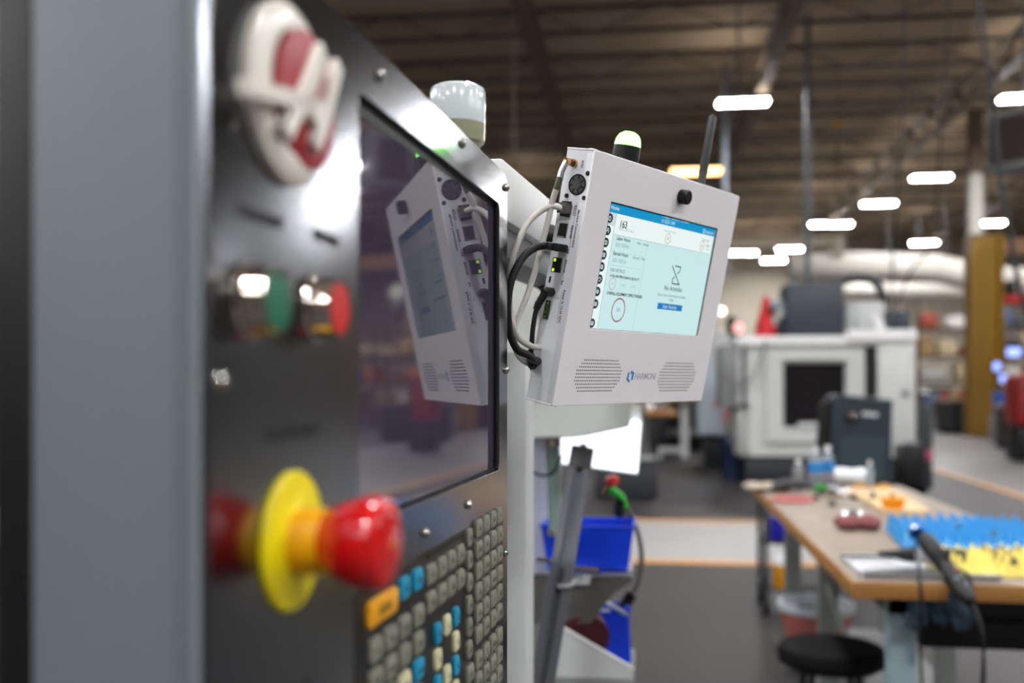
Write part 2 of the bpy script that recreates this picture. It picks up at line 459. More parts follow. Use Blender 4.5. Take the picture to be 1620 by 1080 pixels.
# emergency stop
b = MB(); b.lathe([(.0315, 0), (.0315, .0018), (.0305, .0028), (.017, .0032), (.0145, .0045), (.0135, .015), (0, .015)], (.4194, 0, -.0725), (0, -1, 0), 56)
es = tag(b.build('emergency_stop', m_yel, pend), 'yellow round shield of the emergency stop')
b = MB(); b.lathe([(.0152, .0034), (.0146, .0175), (0, .0175)], (.4194, 0, -.0725), (0, -1, 0), 40); b.build('collar', m_yel2, es)
b = MB(); b.lathe([(.0128, .0165), (.0150, .0185), (.0190, .029), (.0208, .037), (.0210, .042), (.0196, .0455), (.0150, .0480), (.007, .049), (0, .0492)], (.4194, 0, -.0725), (0, -1, 0), 48); b.build('mushroom_head', m_mush, es)
# printed words on the panel
MT = Matrix.Rotation(PI/2, 4, 'X')
def ptext(body, x, z, size, align='CENTER'):
    text_mesh('panel_lettering', body, size, Matrix.Translation((x, -.0004, z)) @ MT, m_ink, pend, align, bold=.00045)
ptext('CYCLE START', .3895, .0680, .0068); ptext('FEED HOLD', .4610, .0690, .0066)
ptext('EMERGENCY STOP', .4235, -.0243, .0068); ptext('POWER OFF', .4240, -.1440, .0066)
# keypad
kb = {}
def key(x, z, wx, hz, m, legend=None):
    kk = (round(wx, 4), round(hz, 4), m.name)
    if kk not in kb:
        b = MB(); pr = rrect(-wx/2, wx/2, -hz/2, hz/2, min(wx, hz)*.22, 3); t2 = rrect(-wx/2+.0018, wx/2-.0018, -hz/2+.0018, hz/2-.0018, min(wx, hz)*.18, 3)
        A = [b.bm.verts.new((p[0], 0, p[1])) for p in pr]; B = [b.bm.verts.new((p[0], -.0022, p[1])) for p in pr]; D = [b.bm.verts.new((p[0], -.0032, p[1])) for p in t2]
        n = len(A)
        for q0, q1 in ((A, B), (B, D)):
            for i in range(n): b.bm.faces.new([q0[i], q1[i], q1[(i+1) % n], q0[(i+1) % n]])
        b.bm.faces.new(D)
        o = b.build('key', m, pend); kb[kk] = o.data
    else:
        o = bpy.data.objects.new('key', kb[kk]); C.objects.link(o); o.parent = pend
    o.location = (x, -.0002, z)
    return o
legend = MB()
def leg_(x, z, n=2, s=.0022):
    for i in range(n):
        xx = x - (n-1)*s*.9 + i*s*1.8
        legend.box((xx - s*.55, -.00345, z - s*.9), (xx + s*.55, -.0033, z + s*.2)); legend.box((xx - s*.3, -.00345, z + s*.2), (xx + s*.4, -.0033, z + s*.9))
b = MB(); b.box((.500, -.0003, -.40), (.872, 0, -.1135)); b.build('keypad_membrane', mat('keypad_membrane', (46, 44, 44), .34, .7, var=.06, vscale=20), pend)
KW, KH = .0195, .0135
rowsA = [-.1185 - .0169*k for k in range(6)] + [-.2236 - .0169*k for k in range(4)]
for i, z in enumerate(rowsA):
    for x in (.7727, .7984, .8243, .8491):
        key(x, z, KW, KH, m_key); leg_(x, z, 1 + (i + int(x*1000)) % 3)
for i in range(6): key(.7420, -.1213 - .0172*i, .0140, .0135, m_keyc if False else m_key); leg_(.7420, -.1213 - .0172*i, 2)
for i in range(4): key(.7440, -.2262 - .0172*i, KW, KH, m_key); leg_(.7440, -.2262 - .0172*i, 2)
for r_ in range(2):
    for x in (.6385, .6645, .6895, .7150): key(x, -.1295 - .0185*r_, KW, KH, m_key); leg_(x, -.1295 - .0185*r_, 2)
key(.5405, -.1295, .0500, .0150, m_keyy); leg_(.5405, -.1295, 4, .003)
for x in (.5808, .6078): key(x, -.1270, .0185, .0135, m_keyb); leg_(x, -.127, 2)
for r_ in range(8):
    z = -.1505 - .0173*r_
    for i, x in enumerate((.5287, .5544, .5808, .6097)):
        mm = m_key
        if r_ == 2 and i == 3: mm = m_keyb
        if r_ == 2 and i == 2: mm = m_keyc
        if r_ == 3 and i == 3: mm = m_keyc
        key(x, z, KW, KH, mm); leg_(x, z, 1 + (r_ + i) % 3)
jog = {(0, 0): m_keyb, (0, 1): m_keyc, (0, 2): m_keyb, (1, 0): m_keyc, (1, 2): m_keyc, (2, 0): m_keyb, (2, 1): m_keyc, (2, 2): m_keyb,
       (3, 0): m_keyc, (3, 1): m_keyb, (3, 2): m_keyc}
for (r_, c_), mm in jog.items(): key(.6545 + .0240*c_, -.1730 - .0178*r_, .0135, .0142, mm); leg_(.6545 + .024*c_, -.173 - .0178*r_, 1)
for r_ in range(3):
    for x in (.6385, .6645, .6895, .7150): key(x, -.2500 - .0175*r_, KW, KH, m_key)
lg = legend.build('key_legends', m_ink, pend); lg['kind'] = 'stuff'
b = MB(); b.box((.632, -.0012, -.1185), (.728, -.0003, -.1155)); b.build('label_slot', m_black, pend)

# ------------------------------------------------------------------ white stack lamp behind the pendant
bp_ = P(724, 240, 1.22)
sb = thing('stack_lamp', 'round white capped signal lamp on an olive ribbed neck behind the steel panel', 'signal lamp', T(bp_.x, bp_.y, 0))
z0 = bp_.z
b = MB(); b.lathe([(.0335, .030), (.0343, .032), (.0343, .0705), (.0330, .0755), (.029, .0785), (.015, .0795), (0, .0797)], (0, 0, z0), seg=48); b.build('white_cap', mat('translucent_white', (206, 216, 218), .14, coat=.4), sb)
m_olive = mat('olive_translucent', (140, 140, 116), .15, coat=.5)
b = MB(); b.lathe([(0, .008), (.0275, .008), (.0325, .0105), (.0337, .0135), (.0337, .0205), (.0343, .022), (.0343, .0325), (0, .0325)], (0, 0, z0), seg=48); b.build('lamp_band', m_olive, sb)
b = MB(); b.cyl((0, 0, z0 - .05), (0, 0, z0 + .009), .0255, seg=40)
for k in range(26):
    a = 2*PI*k/26; b.cyl((.0262*math.cos(a), .0262*math.sin(a), z0 - .05), (.0262*math.cos(a), .0262*math.sin(a), z0 + .008), .0014, seg=6)
b.build('ribbed_neck', mat('olive_grey', (160, 158, 140), .3), sb)
b = MB(); b.cyl((0, 0, 0), (0, 0, z0 - .05), .018); b.build('pole', m_mgrey, sb)

# ------------------------------------------------------------------ wall monitor (the sharp white device)
TY, TT = .6745, .2049
r3 = Vector((math.sin(TY), math.cos(TY), 0)); nh = Vector((math.cos(TY), -math.sin(TY), 0)); zz = Vector((0, 0, 1))
u3 = zz*math.cos(TT) + nh*math.sin(TT); nf = nh*math.cos(TT) - zz*math.sin(TT)
DW, DH, DT = .3059, .2473, .0332
tl = Vector((.0786, .939, .2162)); bl = tl - u3*DH
DF = CAMF @ Matrix(((r3.x, -nf.x, u3.x, bl.x), (r3.y, -nf.y, u3.y, bl.y), (r3.z, -nf.z, u3.z, bl.z), (0, 0, 0, 1)))
dev = thing('machine_monitor', 'white tilted box monitor with a lit touchscreen, HARMONI lettering and two speaker grilles', 'monitor', DF)
SX0, SX1 = .0411, .2672; SZ1 = DH - .0427; SZ0 = SZ1 - .1266
b = MB(); b.plate_hole(rrect(0, DW, 0, DH, .0012, 2), rrect(SX0, SX1, SZ0, SZ1, .0008, 2), 0, .0022); b.build('front_plate', m_dev, dev, bevel=.0006)
b = MB(); b.plate_hole(rrect(.0009, DW - .0006, .0012, DH - .0006, .0006, 2), rrect(SX0 - .002, SX1 + .002, SZ0 - .002, SZ1 + .002, .001, 2), .0023, .0090); b.box((.0009, .0090, .0012), (DW - .0006, DT, DH - .0006)); b.build('housing', m_devside, dev)
b = MB(); b.box((.0, .0018, -.0007), (DW, DT + .0006, .0011), .0004); b.build('bottom_flange', m_dev, dev)
b = MB(); b.box((.0003, .0016, DH - .0006), (DW - .001, DT + .0004, DH + .0010), .0005); b.box((.002, .004, DH + .001), (.010, .0095, DH + .0018), .0004); b.build('top_flange', m_dev, dev)
for x, y in ((.012, .007),):
    b = MB(); b.lathe([(0, .0012), (.0025, .001), (.003, 0)], (x, y, -.0007), (0, 0, -1), 12); b.build('bottom_screw', m_screw, dev)
b = MB(); b.plate_hole(rrect(SX0 - .001, SX1 + .001, SZ0 - .001, SZ1 + .001, .0008, 2), rrect(SX0 + .0022, SX1 - .0012, SZ0 + .0004, SZ1 - .0012, .0006, 2), .0012, .0021)
b.build('screen_surround', m_black, dev)

def lcd(name, col, es):
    """a liquid crystal display gives off less light the more obliquely it is seen"""
    m = bpy.data.materials.new(name); m.use_nodes = True; nt = m.node_tree; bs = nt.nodes['Principled BSDF']
    c = srgb(col)
    bs.inputs['Base Color'].default_value = (.01, .012, .014, 1); bs.inputs['Roughness'].default_value = .12
    bs.inputs['Emission Color'].default_value = c
    lw = nt.nodes.new('ShaderNodeLayerWeight'); lw.inputs['Blend'].default_value = .5
    mr = nt.nodes.new('ShaderNodeMapRange'); mr.inputs['From Min'].default_value = .85; mr.inputs['From Max'].default_value = .6
    mr.inputs['To Min'].default_value = .05 * es; mr.inputs['To Max'].default_value = es
    nt.links.new(lw.outputs['Facing'], mr.inputs['Value']); nt.links.new(mr.outputs[0], bs.inputs['Emission Strength'])
    return m
SE = .76
l_bg = lcd('lcd_background', (206, 238, 240), SE); l_white = lcd('lcd_white', (240, 252, 250), SE); l_blue = lcd('lcd_blue', (4, 150, 205), SE)
l_navy = lcd('lcd_navy', (26, 54, 66), SE); l_ink = lcd('lcd_ink', (40, 52, 56), SE); l_grey = lcd('lcd_grey', (150, 170, 172), SE)
l_line = lcd('lcd_line', (176, 208, 210), SE); l_tan = lcd('lcd_tan', (214, 224, 216), SE); l_red = lcd('lcd_red', (160, 60, 62), SE)
l_pink = lcd('lcd_pink', (214, 140, 134), SE); l_green = lcd('lcd_green', (186, 226, 204), SE); l_btn = lcd('lcd_button', (0, 122, 190), SE); l_pale = lcd('lcd_pale', (222, 246, 250), SE)
YS = .0026
b = MB(); b.box((SX0, YS, SZ0), (SX1, YS + .004, SZ1)); scr = b.build('touchscreen', l_bg, dev)
def sp(px, py):
    p = hit(DF, px, py, 1, YS); return p.x, p.z
def srect(name, pts, m, lay=1):
    b = MB(); b.prism([sp(*p) for p in pts], YS - .00004*lay - .00002, YS - .00004*(lay-1) - .00002, 'y'); return b.build(name, m, scr, smooth=False)
def lrect(name, x0, x1, z0, z1, m, lay=1):
    b = MB(); b.box((x0, YS - .00004*lay - .00002, z0), (x1, YS - .00004*(lay-1) - .00002, z1)); return b.build(name, m, scr, smooth=False)
def stext(body, px, py, size, m, align='LEFT', lay=3, bold=0, spacing=1):
    x, z = sp(px, py)
    return text_mesh('screen_text', body, size, Matrix.Translation((x, YS - .00004*lay - .00003, z)) @ MT, m, scr, align, bold=bold, spacing=spacing)
def sring(px, py, r, wd, m, name='gauge_ring'):
    x, z = sp(px, py); b = MB()
    b.plate_hole([(x + r*math.cos(2*PI*k/32), z + r*math.sin(2*PI*k/32)) for k in range(32)], [(x + (r-wd)*math.cos(2*PI*k/32), z + (r-wd)*math.sin(2*PI*k/32)) for k in range(32)], YS - .00014, YS - .0001)
    return b.build(name, m, scr, smooth=False)
hz = sp(965, 335)[1]
lrect('header_bar', SX0 + .002, SX1 - .001, hz, SZ1 - .001, l_blue, 1)
sx1 = sp(975, 340)[0]
lrect('icon_strip', SX0 + .0022, sx1, SZ0 + .0004, hz, l_white, 1)
dz = sp(974, 371)[1]
lrect('title_band', sx1 + .0008, SX1 - .004, dz, hz, l_white, 1)
lrect('selected_tab', SX0 + .0024, sx1, sp(963, 356)[1], hz, l_tan, 2)
lrect('divider', sx1 - .0002, sx1 + .0008, SZ0 + .001, hz, l_line, 2)
lrect('divider', sx1, SX1 - .006, dz - .0004, dz + .0003, l_line, 2)
vx = sp(1013, 450)[0]
lrect('divider', vx - .0003, vx + .0004, SZ0 + .001, dz, l_line, 2)
for py in (399, 421): lrect('divider', sx1 + .003, vx - .003, sp(980, py)[1] - .0002, sp(980, py)[1] + .0002, l_line, 2)
ics = [(965, 345), (961.7, 364.5), (958.5, 383.5), (955, 403), (951.7, 422), (948.4, 441.5), (944.8, 461), (941.3, 480.5), (936, 511)]
x_ic = sum(sp(*q)[0] for q in ics) / len(ics)
for i, q in enumerate(ics):
    z = sp(*q)[1]
    b = MB(); b.prism([(x_ic + .0052*math.cos(2*PI*k/28), z + .0048*math.sin(2*PI*k/28)) for k in range(28)], YS - .00014, YS - .0001, 'y'); b.build('round_icon', l_navy, scr, smooth=False)
    b = MB(); s_ = .0021; yv = (YS - .0002, YS - .00015)
    def seg2(x0, z0_, x1, z1_, wd=.0006):
        p0 = Vector((x_ic + x0*s_, z + z0_*s_)); p1 = Vector((x_ic + x1*s_, z + z1_*s_)); d = (p1-p0).normalized(); k = Vector((-d.y, d.x))*wd/2
        b.prism([p0+k, p1+k, p1-k, p0-k], yv[0], yv[1], 'y')
    if i == 0: [seg2(*v) for v in ((-1, 0, 0, 1), (0, 1, 1, 0), (-.7, 0, -.7, -1), (.7, 0, .7, -1), (-.7, -1, .7, -1))]
    elif i == 1: [seg2(*v) for v in ((-.8, -1, -.8, 0), (.8, -1, .8, 0), (-.8, 0, .8, 0), (-.5, .3, -.5, 1), (.5, .3, .5, 1), (-.5, 1, .5, 1))]
    elif i == 2: [seg2(*v) for v in ((-1, -.8, -1, .8), (1, -.8, 1, .8), (-1, .8, 1, .8), (-1, -.8, 1, -.8), (0, -.8, 0, .8))]
    elif i == 5: [seg2(*v) for v in ((-1, -.5, -1, .4), (1, -.5, 1, .4), (-1, .4, 0, 1), (0, 1, 1, .4), (-.4, -.8, .6, -.8))]
    elif i == 6: [seg2(*v) for v in ((-1, 0, 0, 1), (0, 1, 1, 0), (1, 0, 0, -1), (0, -1, -1, 0), (-.5, -.5, .5, .5))]
    else: [seg2(*v) for v in ((-1, -.8, -1, .8), (1, -.8, 1, .8), (-1, .8, 1, .8), (-1, -.8, 1, -.8), (-.6, .2, .6, .2), (-.6, -.3, .6, -.3))]
    b.build('icon_mark', l_white, scr, smooth=False)
stext('Home', 966.5, 327.2, .0062, l_pale)
stext('Friday, February 13, 2026', 1070, 346, .0056, l_pale, 'CENTER'); stext('11:32:51 AM', 1057, 351.5, .0056, l_pale, 'CENTER')
stext('HARMONI', 1116, 367, .0040, l_pale); sring(1113.7, 365.8, .0026, .0008, l_pale, 'header_logo')
stext('163', 980, 354, .0098, l_ink, bold=.00016); stext('VMC 0510 A 2', 978.5, 361.5, .0048, l_grey)
stext('Labor Hours', 975.5, 376.5, .0050, l_ink, bold=.0001); stext('0.0 / 0.0 hr', 974, 386.5, .0056, l_grey, bold=.0001)
stext('• Plan  • Actual', 1007, 384.5, .0040, l_ink); stext('• Earned  • Plan', 1000, 406.8, .0040, l_ink)
stext('Earned Hours', 970, 400.2, .0050, l_ink, bold=.0001); stext('0.0 / 0.0 hr', 969.2, 411, .0056, l_grey, bold=.0001)
stext('OEE METRICS', 965, 426.5, .0046, l_ink); stext('AVAILABILITY', 964.5, 435.5, .0036, l_ink, bold=.00008); stext('PERFORMANCE', 980.3, 438.2, .0036, l_ink, bold=.00008); stext('QUALITY', 999.6, 441, .0036, l_ink, bold=.00008)
sring(968.8, 448.7, .0063, .0007, l_pink); sring(985, 451.3, .0062, .0006, l_green); sring(1001.6, 453.8, .0062, .0006, l_green)
for px, py, q in ((968.8, 448.7, '0%'), (985, 451.3, '100%'), (1001.6, 453.8, '100%')): stext(q, px, py, .0036, l_grey, 'CENTER')
stext('OVERALL EQUIPMENT EFFECTIVENESS', 959.5, 463, .0043, l_ink, bold=.00012, spacing=.93)
sring(978, 490.3, .0127, .0014, l_red); stext('0%', 978, 490.3, .0055, l_grey, 'CENTER', bold=.0001)
stext('AVAILABILITY NOW', 1050, 364.5, .0030, l_grey); sring(1056.8, 377.3, .0058, .0007, l_pink); stext('0%', 1056.8, 377.3, .0038, l_ink, 'CENTER')
stext('OEE TODAY', 1111, 379.5, .0030, l_ink); sring(1110.3, 389, .0056, .0007, l_pink); stext('0%', 1110.3, 389, .0036, l_ink, 'CENTER'); stext('100%', 1116.5, 388.5, .0040, l_ink); stext('Target', 1116, 393.5, .0034, l_grey)
b = MB()
def sl(p, q, wd=.0013):
    p0 = Vector(sp(*p)); p1 = Vector(sp(*q)); d = (p1-p0).normalized(); k = Vector((-d.y, d.x))*wd/2
    b.prism([p0+k, p1+k, p1-k, p0-k], YS - .00016, YS - .0001, 'y')
for a_ in (((1063.5, 420), (1074.5, 451.5)), ((1068, 420.5), (1077, 422.5)), ((1076.5, 422.5), (1075.3, 429)), ((1075.3, 429), (1071.4, 433)), ((1067.5, 437.5), (1064, 441)), ((1064, 441), (1062.9, 448)), ((1062.6, 448.2), (1073.5, 449.8))): sl(*a_)
b.build('hourglass_sign', l_ink, scr, smooth=False)
stext('No Activities', 1065, 457, .0075, l_ink, 'CENTER', bold=.00005)
stext('Tap or scan a job to start an activity', 1062.5, 468, .0042, l_ink, 'CENTER'); stext('today.', 1062, 474.5, .0042, l_ink, 'CENTER')
p0 = sp(1041, 478.5); p1 = sp(1078, 492.5)
lrect('start_button', p0[0], p1[0], p1[1], p0[1], l_btn, 2); stext('Start Activity', 1059.3, 485.7, .0058, l_pale, 'CENTER')
# speaker grilles
for (cx_, cy_) in ((947, 594), (1071, 596)):
    c0 = hit(DF, cx_, cy_, 1, 0)
    rows = [20, 22, 24, 26, 26, 26, 26, 24, 22, 20]; rp = .00355; cp = .00325
    off = [0.3, .25, .2, .15, .05, -.05, -.15, -.4, -.6, -.8]
    b = MB()
    for i, n in enumerate(rows):
        z = c0.z + (4.5 - i) * rp
        for k in range(n):
            x = c0.x + (k - (n-1)/2) * cp + off[i]*.003
            b.prism([(x + .00085*math.cos(2*PI*q/6), z + .00085*math.sin(2*PI*q/6)) for q in range(6)], -.00022, -.00002, 'y')
    o = b.build('speaker_grille', mat('grille_hole', (60, 58, 60), .7), dev, smooth=False); o['kind'] = 'stuff'
# maker's mark
m_teal = mat('logo_teal', (6, 146, 190), .4); m_ltr = mat('logo_grey', (172, 172, 182), .5)
def fp(px, py):
    p = hit(DF, px, py, 1, 0); return p.x, p.z
b = MB()
b.prism([fp(*q) for q in ((993.6, 589.5), (996.3, 588.2), (993.9, 599.2), (996.4, 601), (995.5, 605), (990.8, 600.6))], -.00025, -.00003, 'y')
b.prism([fp(*q) for q in ((998.8, 585.3), (1003.2, 589.4), (1000.6, 600.6), (998, 601.5), (1000, 591.6), (998.4, 590.6), (997.2, 592.6))], -.00025, -.00003, 'y')
b.build('maker_logo', m_teal, dev, smooth=False)
q = fp(1003.5, 595.5)
text_mesh('maker_name', 'HARMONI', .0098, Matrix.Translation((q[0], -.0001, q[1])) @ MT, m_ltr, dev, bold=.00015, spacing=.98, shear=.1)
# sensor knob on the front
q = hit(DF, 1077, 311, 1, 0)
b = MB(); b.lathe([(.0073, 0), (.0073, .0095), (.0066, .0103), (0, .0103)], (q.x, 0, q.z), (0, -1, 0), 32)
for k in range(24):
    a = 2*PI*k/24; b.cyl((q.x + .0073*math.cos(a), 0, q.z + .0073*math.sin(a)), (q.x + .0073*math.cos(a), -.0095, q.z + .0073*math.sin(a)), .0005, seg=5)
b.build('sensor_knob', m_black, dev)
# green beacon on top
bx = hit(DF, 990, 250, 1, .016).x
b = MB(); b.lathe([(.0138, 0), (.0138, .0115), (.0134, .0165), (0, .0165)], (bx, .0166, DH), seg=36); bb = b.build('beacon_base', m_black, dev)
m_green = mat('lit_green_dome', (20, 60, 25), .25, emit=(140, 255, 110), es=4.5)
nt = m_green.node_tree
b = MB(); b.lathe([(.0134, .0165), (.0134, .0185), (.0125, .0235), (.0100, .0280), (.0055, .0308), (0, .0317)], (bx, .0166, DH), seg=36); b.build('beacon_dome', m_green, bb)
# antenna at the back right of the top
a0 = hit(DF, 1102, 290, 1, .030); a1 = hit(DF, 1128, 183, 1, .045)
an0 = Vector((a0.x, .024, DH - .001))
dirn = (a1 - an0)
b = MB(); b.tube([an0, an0 + dirn*.22], .0046, 14, smooth=False); b.tube([an0 + dirn*.215, an0 + dirn*.24], .0054, 14, smooth=False); an = b.build('antenna', m_black, dev)
b = MB(); b.tube([an0 + dirn*.235, an0 + dirn*.26, an0 + dirn*.97, an0 + dirn*1.0], lambda t: .0051 if t < .95 else .0032, 16, smooth=False); b.build('antenna_rod', m_blackr, an)
# left side: fan, sockets, printed words
def sd(px, py):
    p = hit(DF, px, py, 0, .0009); return p.y, p.z
fy, fz = sd(913.5, 292)
fr = .0100
b = MB(); b.lathe([(.0102, -.0001), (.0102, .0006), (.0094, .0006), (.0094, .0001), (0, .0001)], (.0009, fy, fz), (-1, 0, 0), 36); fan = b.build('fan_opening', m_black, dev)
b = MB()
for k in range(7):
    a = 2*PI*k/7
    b.prism([(fy + .003*math.cos(a), fz + .003*math.sin(a)), (fy + .0088*math.cos(a), fz + .0088*math.sin(a)), (fy + .0088*math.cos(a+.6), fz + .0088*math.sin(a+.6)), (fy + .003*math.cos(a+.75), fz + .003*math.sin(a+.75))], .0005, .0003, 'x')
b.lathe([(.0045, .0003), (.0045, .0011), (0, .0013)], (.0009, fy, fz), (-1, 0, 0), 24); b.build('fan_blades', mat('fan_grey', (62, 64, 60), .5), fan, smooth=False)
for px, py in ((930, 274), (896.5, 309.5), (924, 313)):
    y_, z_ = sd(px, py); b = MB(); b.lathe([(.0022, -.0001), (.0022, .0008), (.0016, .0015), (0, .0017)], (.0009, y_, z_), (-1, 0, 0), 16); b.build('fan_rivet', m_blackr, fan)
def sock(name, pts, m=m_black, pr=.0003):
    b = MB(); b.prism([sd(*q) for q in pts], .0009 - pr, .0011, 'x'); return b.build(name, m, dev, smooth=False)
m_sil = mat('socket_silver', (176, 176, 170), .25, .8)
m_led = mat('green_led', (120, 200, 10), .4, emit=(170, 230, 10), es=1.0)
s1 = sock('network_socket', ((889.5, 317.5), (905, 318.8), (901, 344), (885.5, 341.5)))
s2 = sock('network_socket', ((884.5, 351.5), (899.8, 353), (895.5, 377), (880.5, 375)), m_sil)
b = MB(); b.prism([sd(*q) for q in ((886, 353), (898, 354.3), (894.3, 375.5), (890, 373), (882, 372.5))], .0004, .0007, 'x'); b.build('socket_throat', m_black, s2, smooth=False)
s3 = sock('network_socket', ((875.5, 406.3), (890.8, 408), (887, 432), (871.5, 430)), m_sil)
b = MB(); b.prism([sd(*q) for q in ((877, 407.5), (889, 409), (885.5, 431), (873, 429))], .0004, .0007, 'x'); b.build('socket_throat', m_black, s3, smooth=False)
b = MB(); b.prism([sd(*q) for q in ((877, 408.5), (880.5, 408.9), (879.7, 413.5), (876.2, 413))], .0002, .0005, 'x'); b.prism([sd(*q) for q in ((874.2, 424), (877.5, 424.4), (876.6, 429), (873.3, 428.6))], .0002, .0005, 'x'); b.build('link_light', m_led, s3, smooth=False)
sock('small_slot', ((869.6, 437), (872.4, 437.3), (870.6, 447), (867.8, 446.7)))
s4 = sock('terminal_block', ((864.3, 474.5), (872.3, 475.5), (867.2, 505.5), (858.8, 503.5)), mat('terminal_green', (34, 92, 48), .4), .0008)
b = MB()
for k in range(4):
    y_, z_ = sd(868 - k*1.45, 479.5 + k*7); b.lathe([(.0013, .0), (.0013, .0006), (0, .0007)], (.0001, y_, z_), (-1, 0, 0), 10)
b.build('terminal_screws', m_brass, s4)
def stx(body, px, py, size, align='CENTER'):
    y_, z_ = sd(px, py)
    M = Matrix(((0, 0, -1, .00085), (0, -1, 0, y_), (-1, 0, 0, z_), (0, 0, 0, 1)))
    text_mesh('port_label', body, size, M, m_ink, dev, align, bold=.0001)
stx('RFID', 921, 260, .0036); stx('RS232', 909.5, 333, .0040); stx('Machine Communication', 911, 362, .0036); stx('Ethernet', 904, 367, .0036)
stx('USB', 898, 396, .0036); stx('Ethernet', 894, 421, .0036); stx('Rst', 889, 447, .0034); stx('Power In 12-36 VDC', 888.5, 485, .0038); stx('- +', 883.5, 470, .003)
b = MB()
def sline(p, q):
    a_ = Vector(sd(*p)); c_ = Vector(sd(*q)); d = (c_ - a_).normalized(); k = Vector((-d.y, d.x))*.00016
    b.prism([a_ + k, c_ + k, c_ - k, a_ - k], .0008, .00095, 'x')
sline((913, 321), (899.5, 402)); sline((889.5, 459), (880.5, 511))
b.build('label_rule', m_ink, dev, smooth=False)
# coaxial socket with the brass elbow
y_, z_ = sd(909, 258.5)
b = MB(); b.lathe([(.0038, 0), (.0038, .0035), (.0030, .0036), (.0030, .007)], (.0009, y_, z_), (-1, 0, 0), 20); b.build('coax_socket', m_brass, dev)
cxw = DF @ Vector((.0009, y_, z_)); cxd = (DF.to_3x3() @ Vector((-1, 0, 0))).normalized()
coax = DF @ Vector((-.012, y_, z_))
co = thing('coax_cable', 'off-white coaxial cable with a brass elbow plug running down behind the other cords', 'cable', Matrix.Translation(coax))
b = MB(); b.cyl(cxw + cxd*.005, cxw + cxd*.011, .0034, seg=12); b.build('plug_nut', mat('dark_brass', (96, 74, 56), .3, 1), co, world=True)
b = MB(); b.cyl(cxw + cxd*.010, cxw + cxd*.0155, .0036, seg=8); b.build('elbow_body', m_brass, co, world=True)
ce = cxw + cxd*.013
def camd(p): return (CAMF.inverted() @ p).y
dce = camd(ce)
pts = [ce, P(888, 272, dce), P(886, 281, dce)]
b = MB(); b.tube(pts, .0031, 12, smooth=False); b.build('ferrule', m_alu, co, world=True)
b = MB(); b.tube([P(886, 281, dce), P(882, 293, dce + .002), P(879.5, 301, dce + .004)], .0031, 12); b.build('shrink_sleeve', mat('smoky_sleeve', (88, 88, 72), .3), co, world=True)
b = MB(); b.tube([P(880, 299, dce + .003), P(874, 318, dce + .008), P(868, 345, dce + .012), P(858, 385, dce + .018), P(846, 430, dce + .022), P(831, 475, dce + .02), P(817, 508, dce + .015), P(813, 540, dce + .02), P(822, 565, dce + .03), P(845, 580, dce + .05)], .0030, 12); b.build('jacket', m_cable_w, co, world=True)
# network cable in the upper socket
nw = DF @ Vector((0, *sd(896, 331))); dn = camd(nw)
nc = thing('network_cable', 'thick white network cable looping left from the upper socket of the monitor', 'cable', Matrix.Translation(nw))
yy_, zz_ = sd(898, 331)
b = MB(DF); b.box((-.010, yy_ - .0052, zz_ - .0048), (.0012, yy_ + .0048, zz_ + .0052), .0006); b.build('clear_plug', mat('smoky_clear_plug', (110, 106, 98), .15, trans=.5), nc, world=True)
pe = DF @ Vector((-.007, yy_, zz_)); de = camd(pe)
b = MB(); b.tube([DF @ Vector((-.001, yy_, zz_)), pe, P(872, 326, de), P(852, 336, de), P(832, 357, de - .005), P(815, 395, de - .01), P(807, 430, de - .01), P(806, 470, de - .005), P(809, 505, de), P(820, 533, de + .005), P(840, 547, de + .012), P(856, 549, de + .03)], .0031, 12); b.build('jacket', m_cable_w, nc, world=True)
# usb cable
yy_, zz_ = sd(892, 393)
us = thing('usb_cable', 'black usb cable arching from the middle of the monitor side', 'cable', DF @ Matrix.Translation((0, yy_, zz_)))
b = MB(DF); b.box((-.022, yy_ - .0052, zz_ - .0038), (.0008, yy_ + .0052, zz_ + .0038), .001); b.box((-.030, yy_ - .0036, zz_ - .0030), (-.021, yy_ + .0036, zz_ + .0030), .001)
for k in range(5): b.box((-.013 + k*.002, yy_ - .0056, zz_ - .0028), (-.0122 + k*.002, yy_ + .0050, zz_ + .0028))
b.build('usb_plug', m_black, us, world=True)
pe = DF @ Vector((-.028, yy_, zz_)); de = camd(pe)
b = MB(); b.tube([pe, P(848, 391, de), P(830, 404, de - .006), P(815, 428, de - .012), P(806, 455, de - .014), P(803, 490, de - .012), P(806, 525, de - .006), P(818, 552, de), P(834, 561, de + .008), P(843, 568, de + .02), P(855, 572, de + .05)], .0037, 14); b.build('cord', m_blackr, us, world=True)
# power cable
yy_, zz_ = sd(872.5, 462)
pc = thing('power_cable', 'thin black power cord with an angled plug below the green-lit socket', 'cable', DF @ Matrix.Translation((0, yy_, zz_)))
b = MB(DF); b.cyl((.0008, yy_, zz_), (-.009, yy_, zz_), .0046, seg=20); b.sphere((-.009, yy_, zz_), .0046, u=16, v=10); b.build('round_plug', m_black, pc, world=True)
pe = DF @ Vector((-.009, yy_, zz_)); de = camd(pe)
b = MB(); b.tube([pe, P(860, 467, de), P(852, 481, de), P(848.5, 489, de)], lambda t: .0044 - .0012*t, 14)
for k in range(4): b.tube([P(852.5 - k*1.3, 479 + 3*k, de), P(852.0 - k*1.3, 480.6 + 3*k, de)], .0041 - k*.0002, 12, smooth=False)
b.build('strain_relief', m_black, pc, world=True)
b = MB(); b.tube([P(849.5, 487, de), P(846, 500, de), P(842.5, 525, de), P(841, 548, de + .004), P(839, 566, de + .012), P(841, 580, de + .03), P(846, 592, de + .06)], .0024, 12); b.build('cord', m_blackr, pc, world=True)
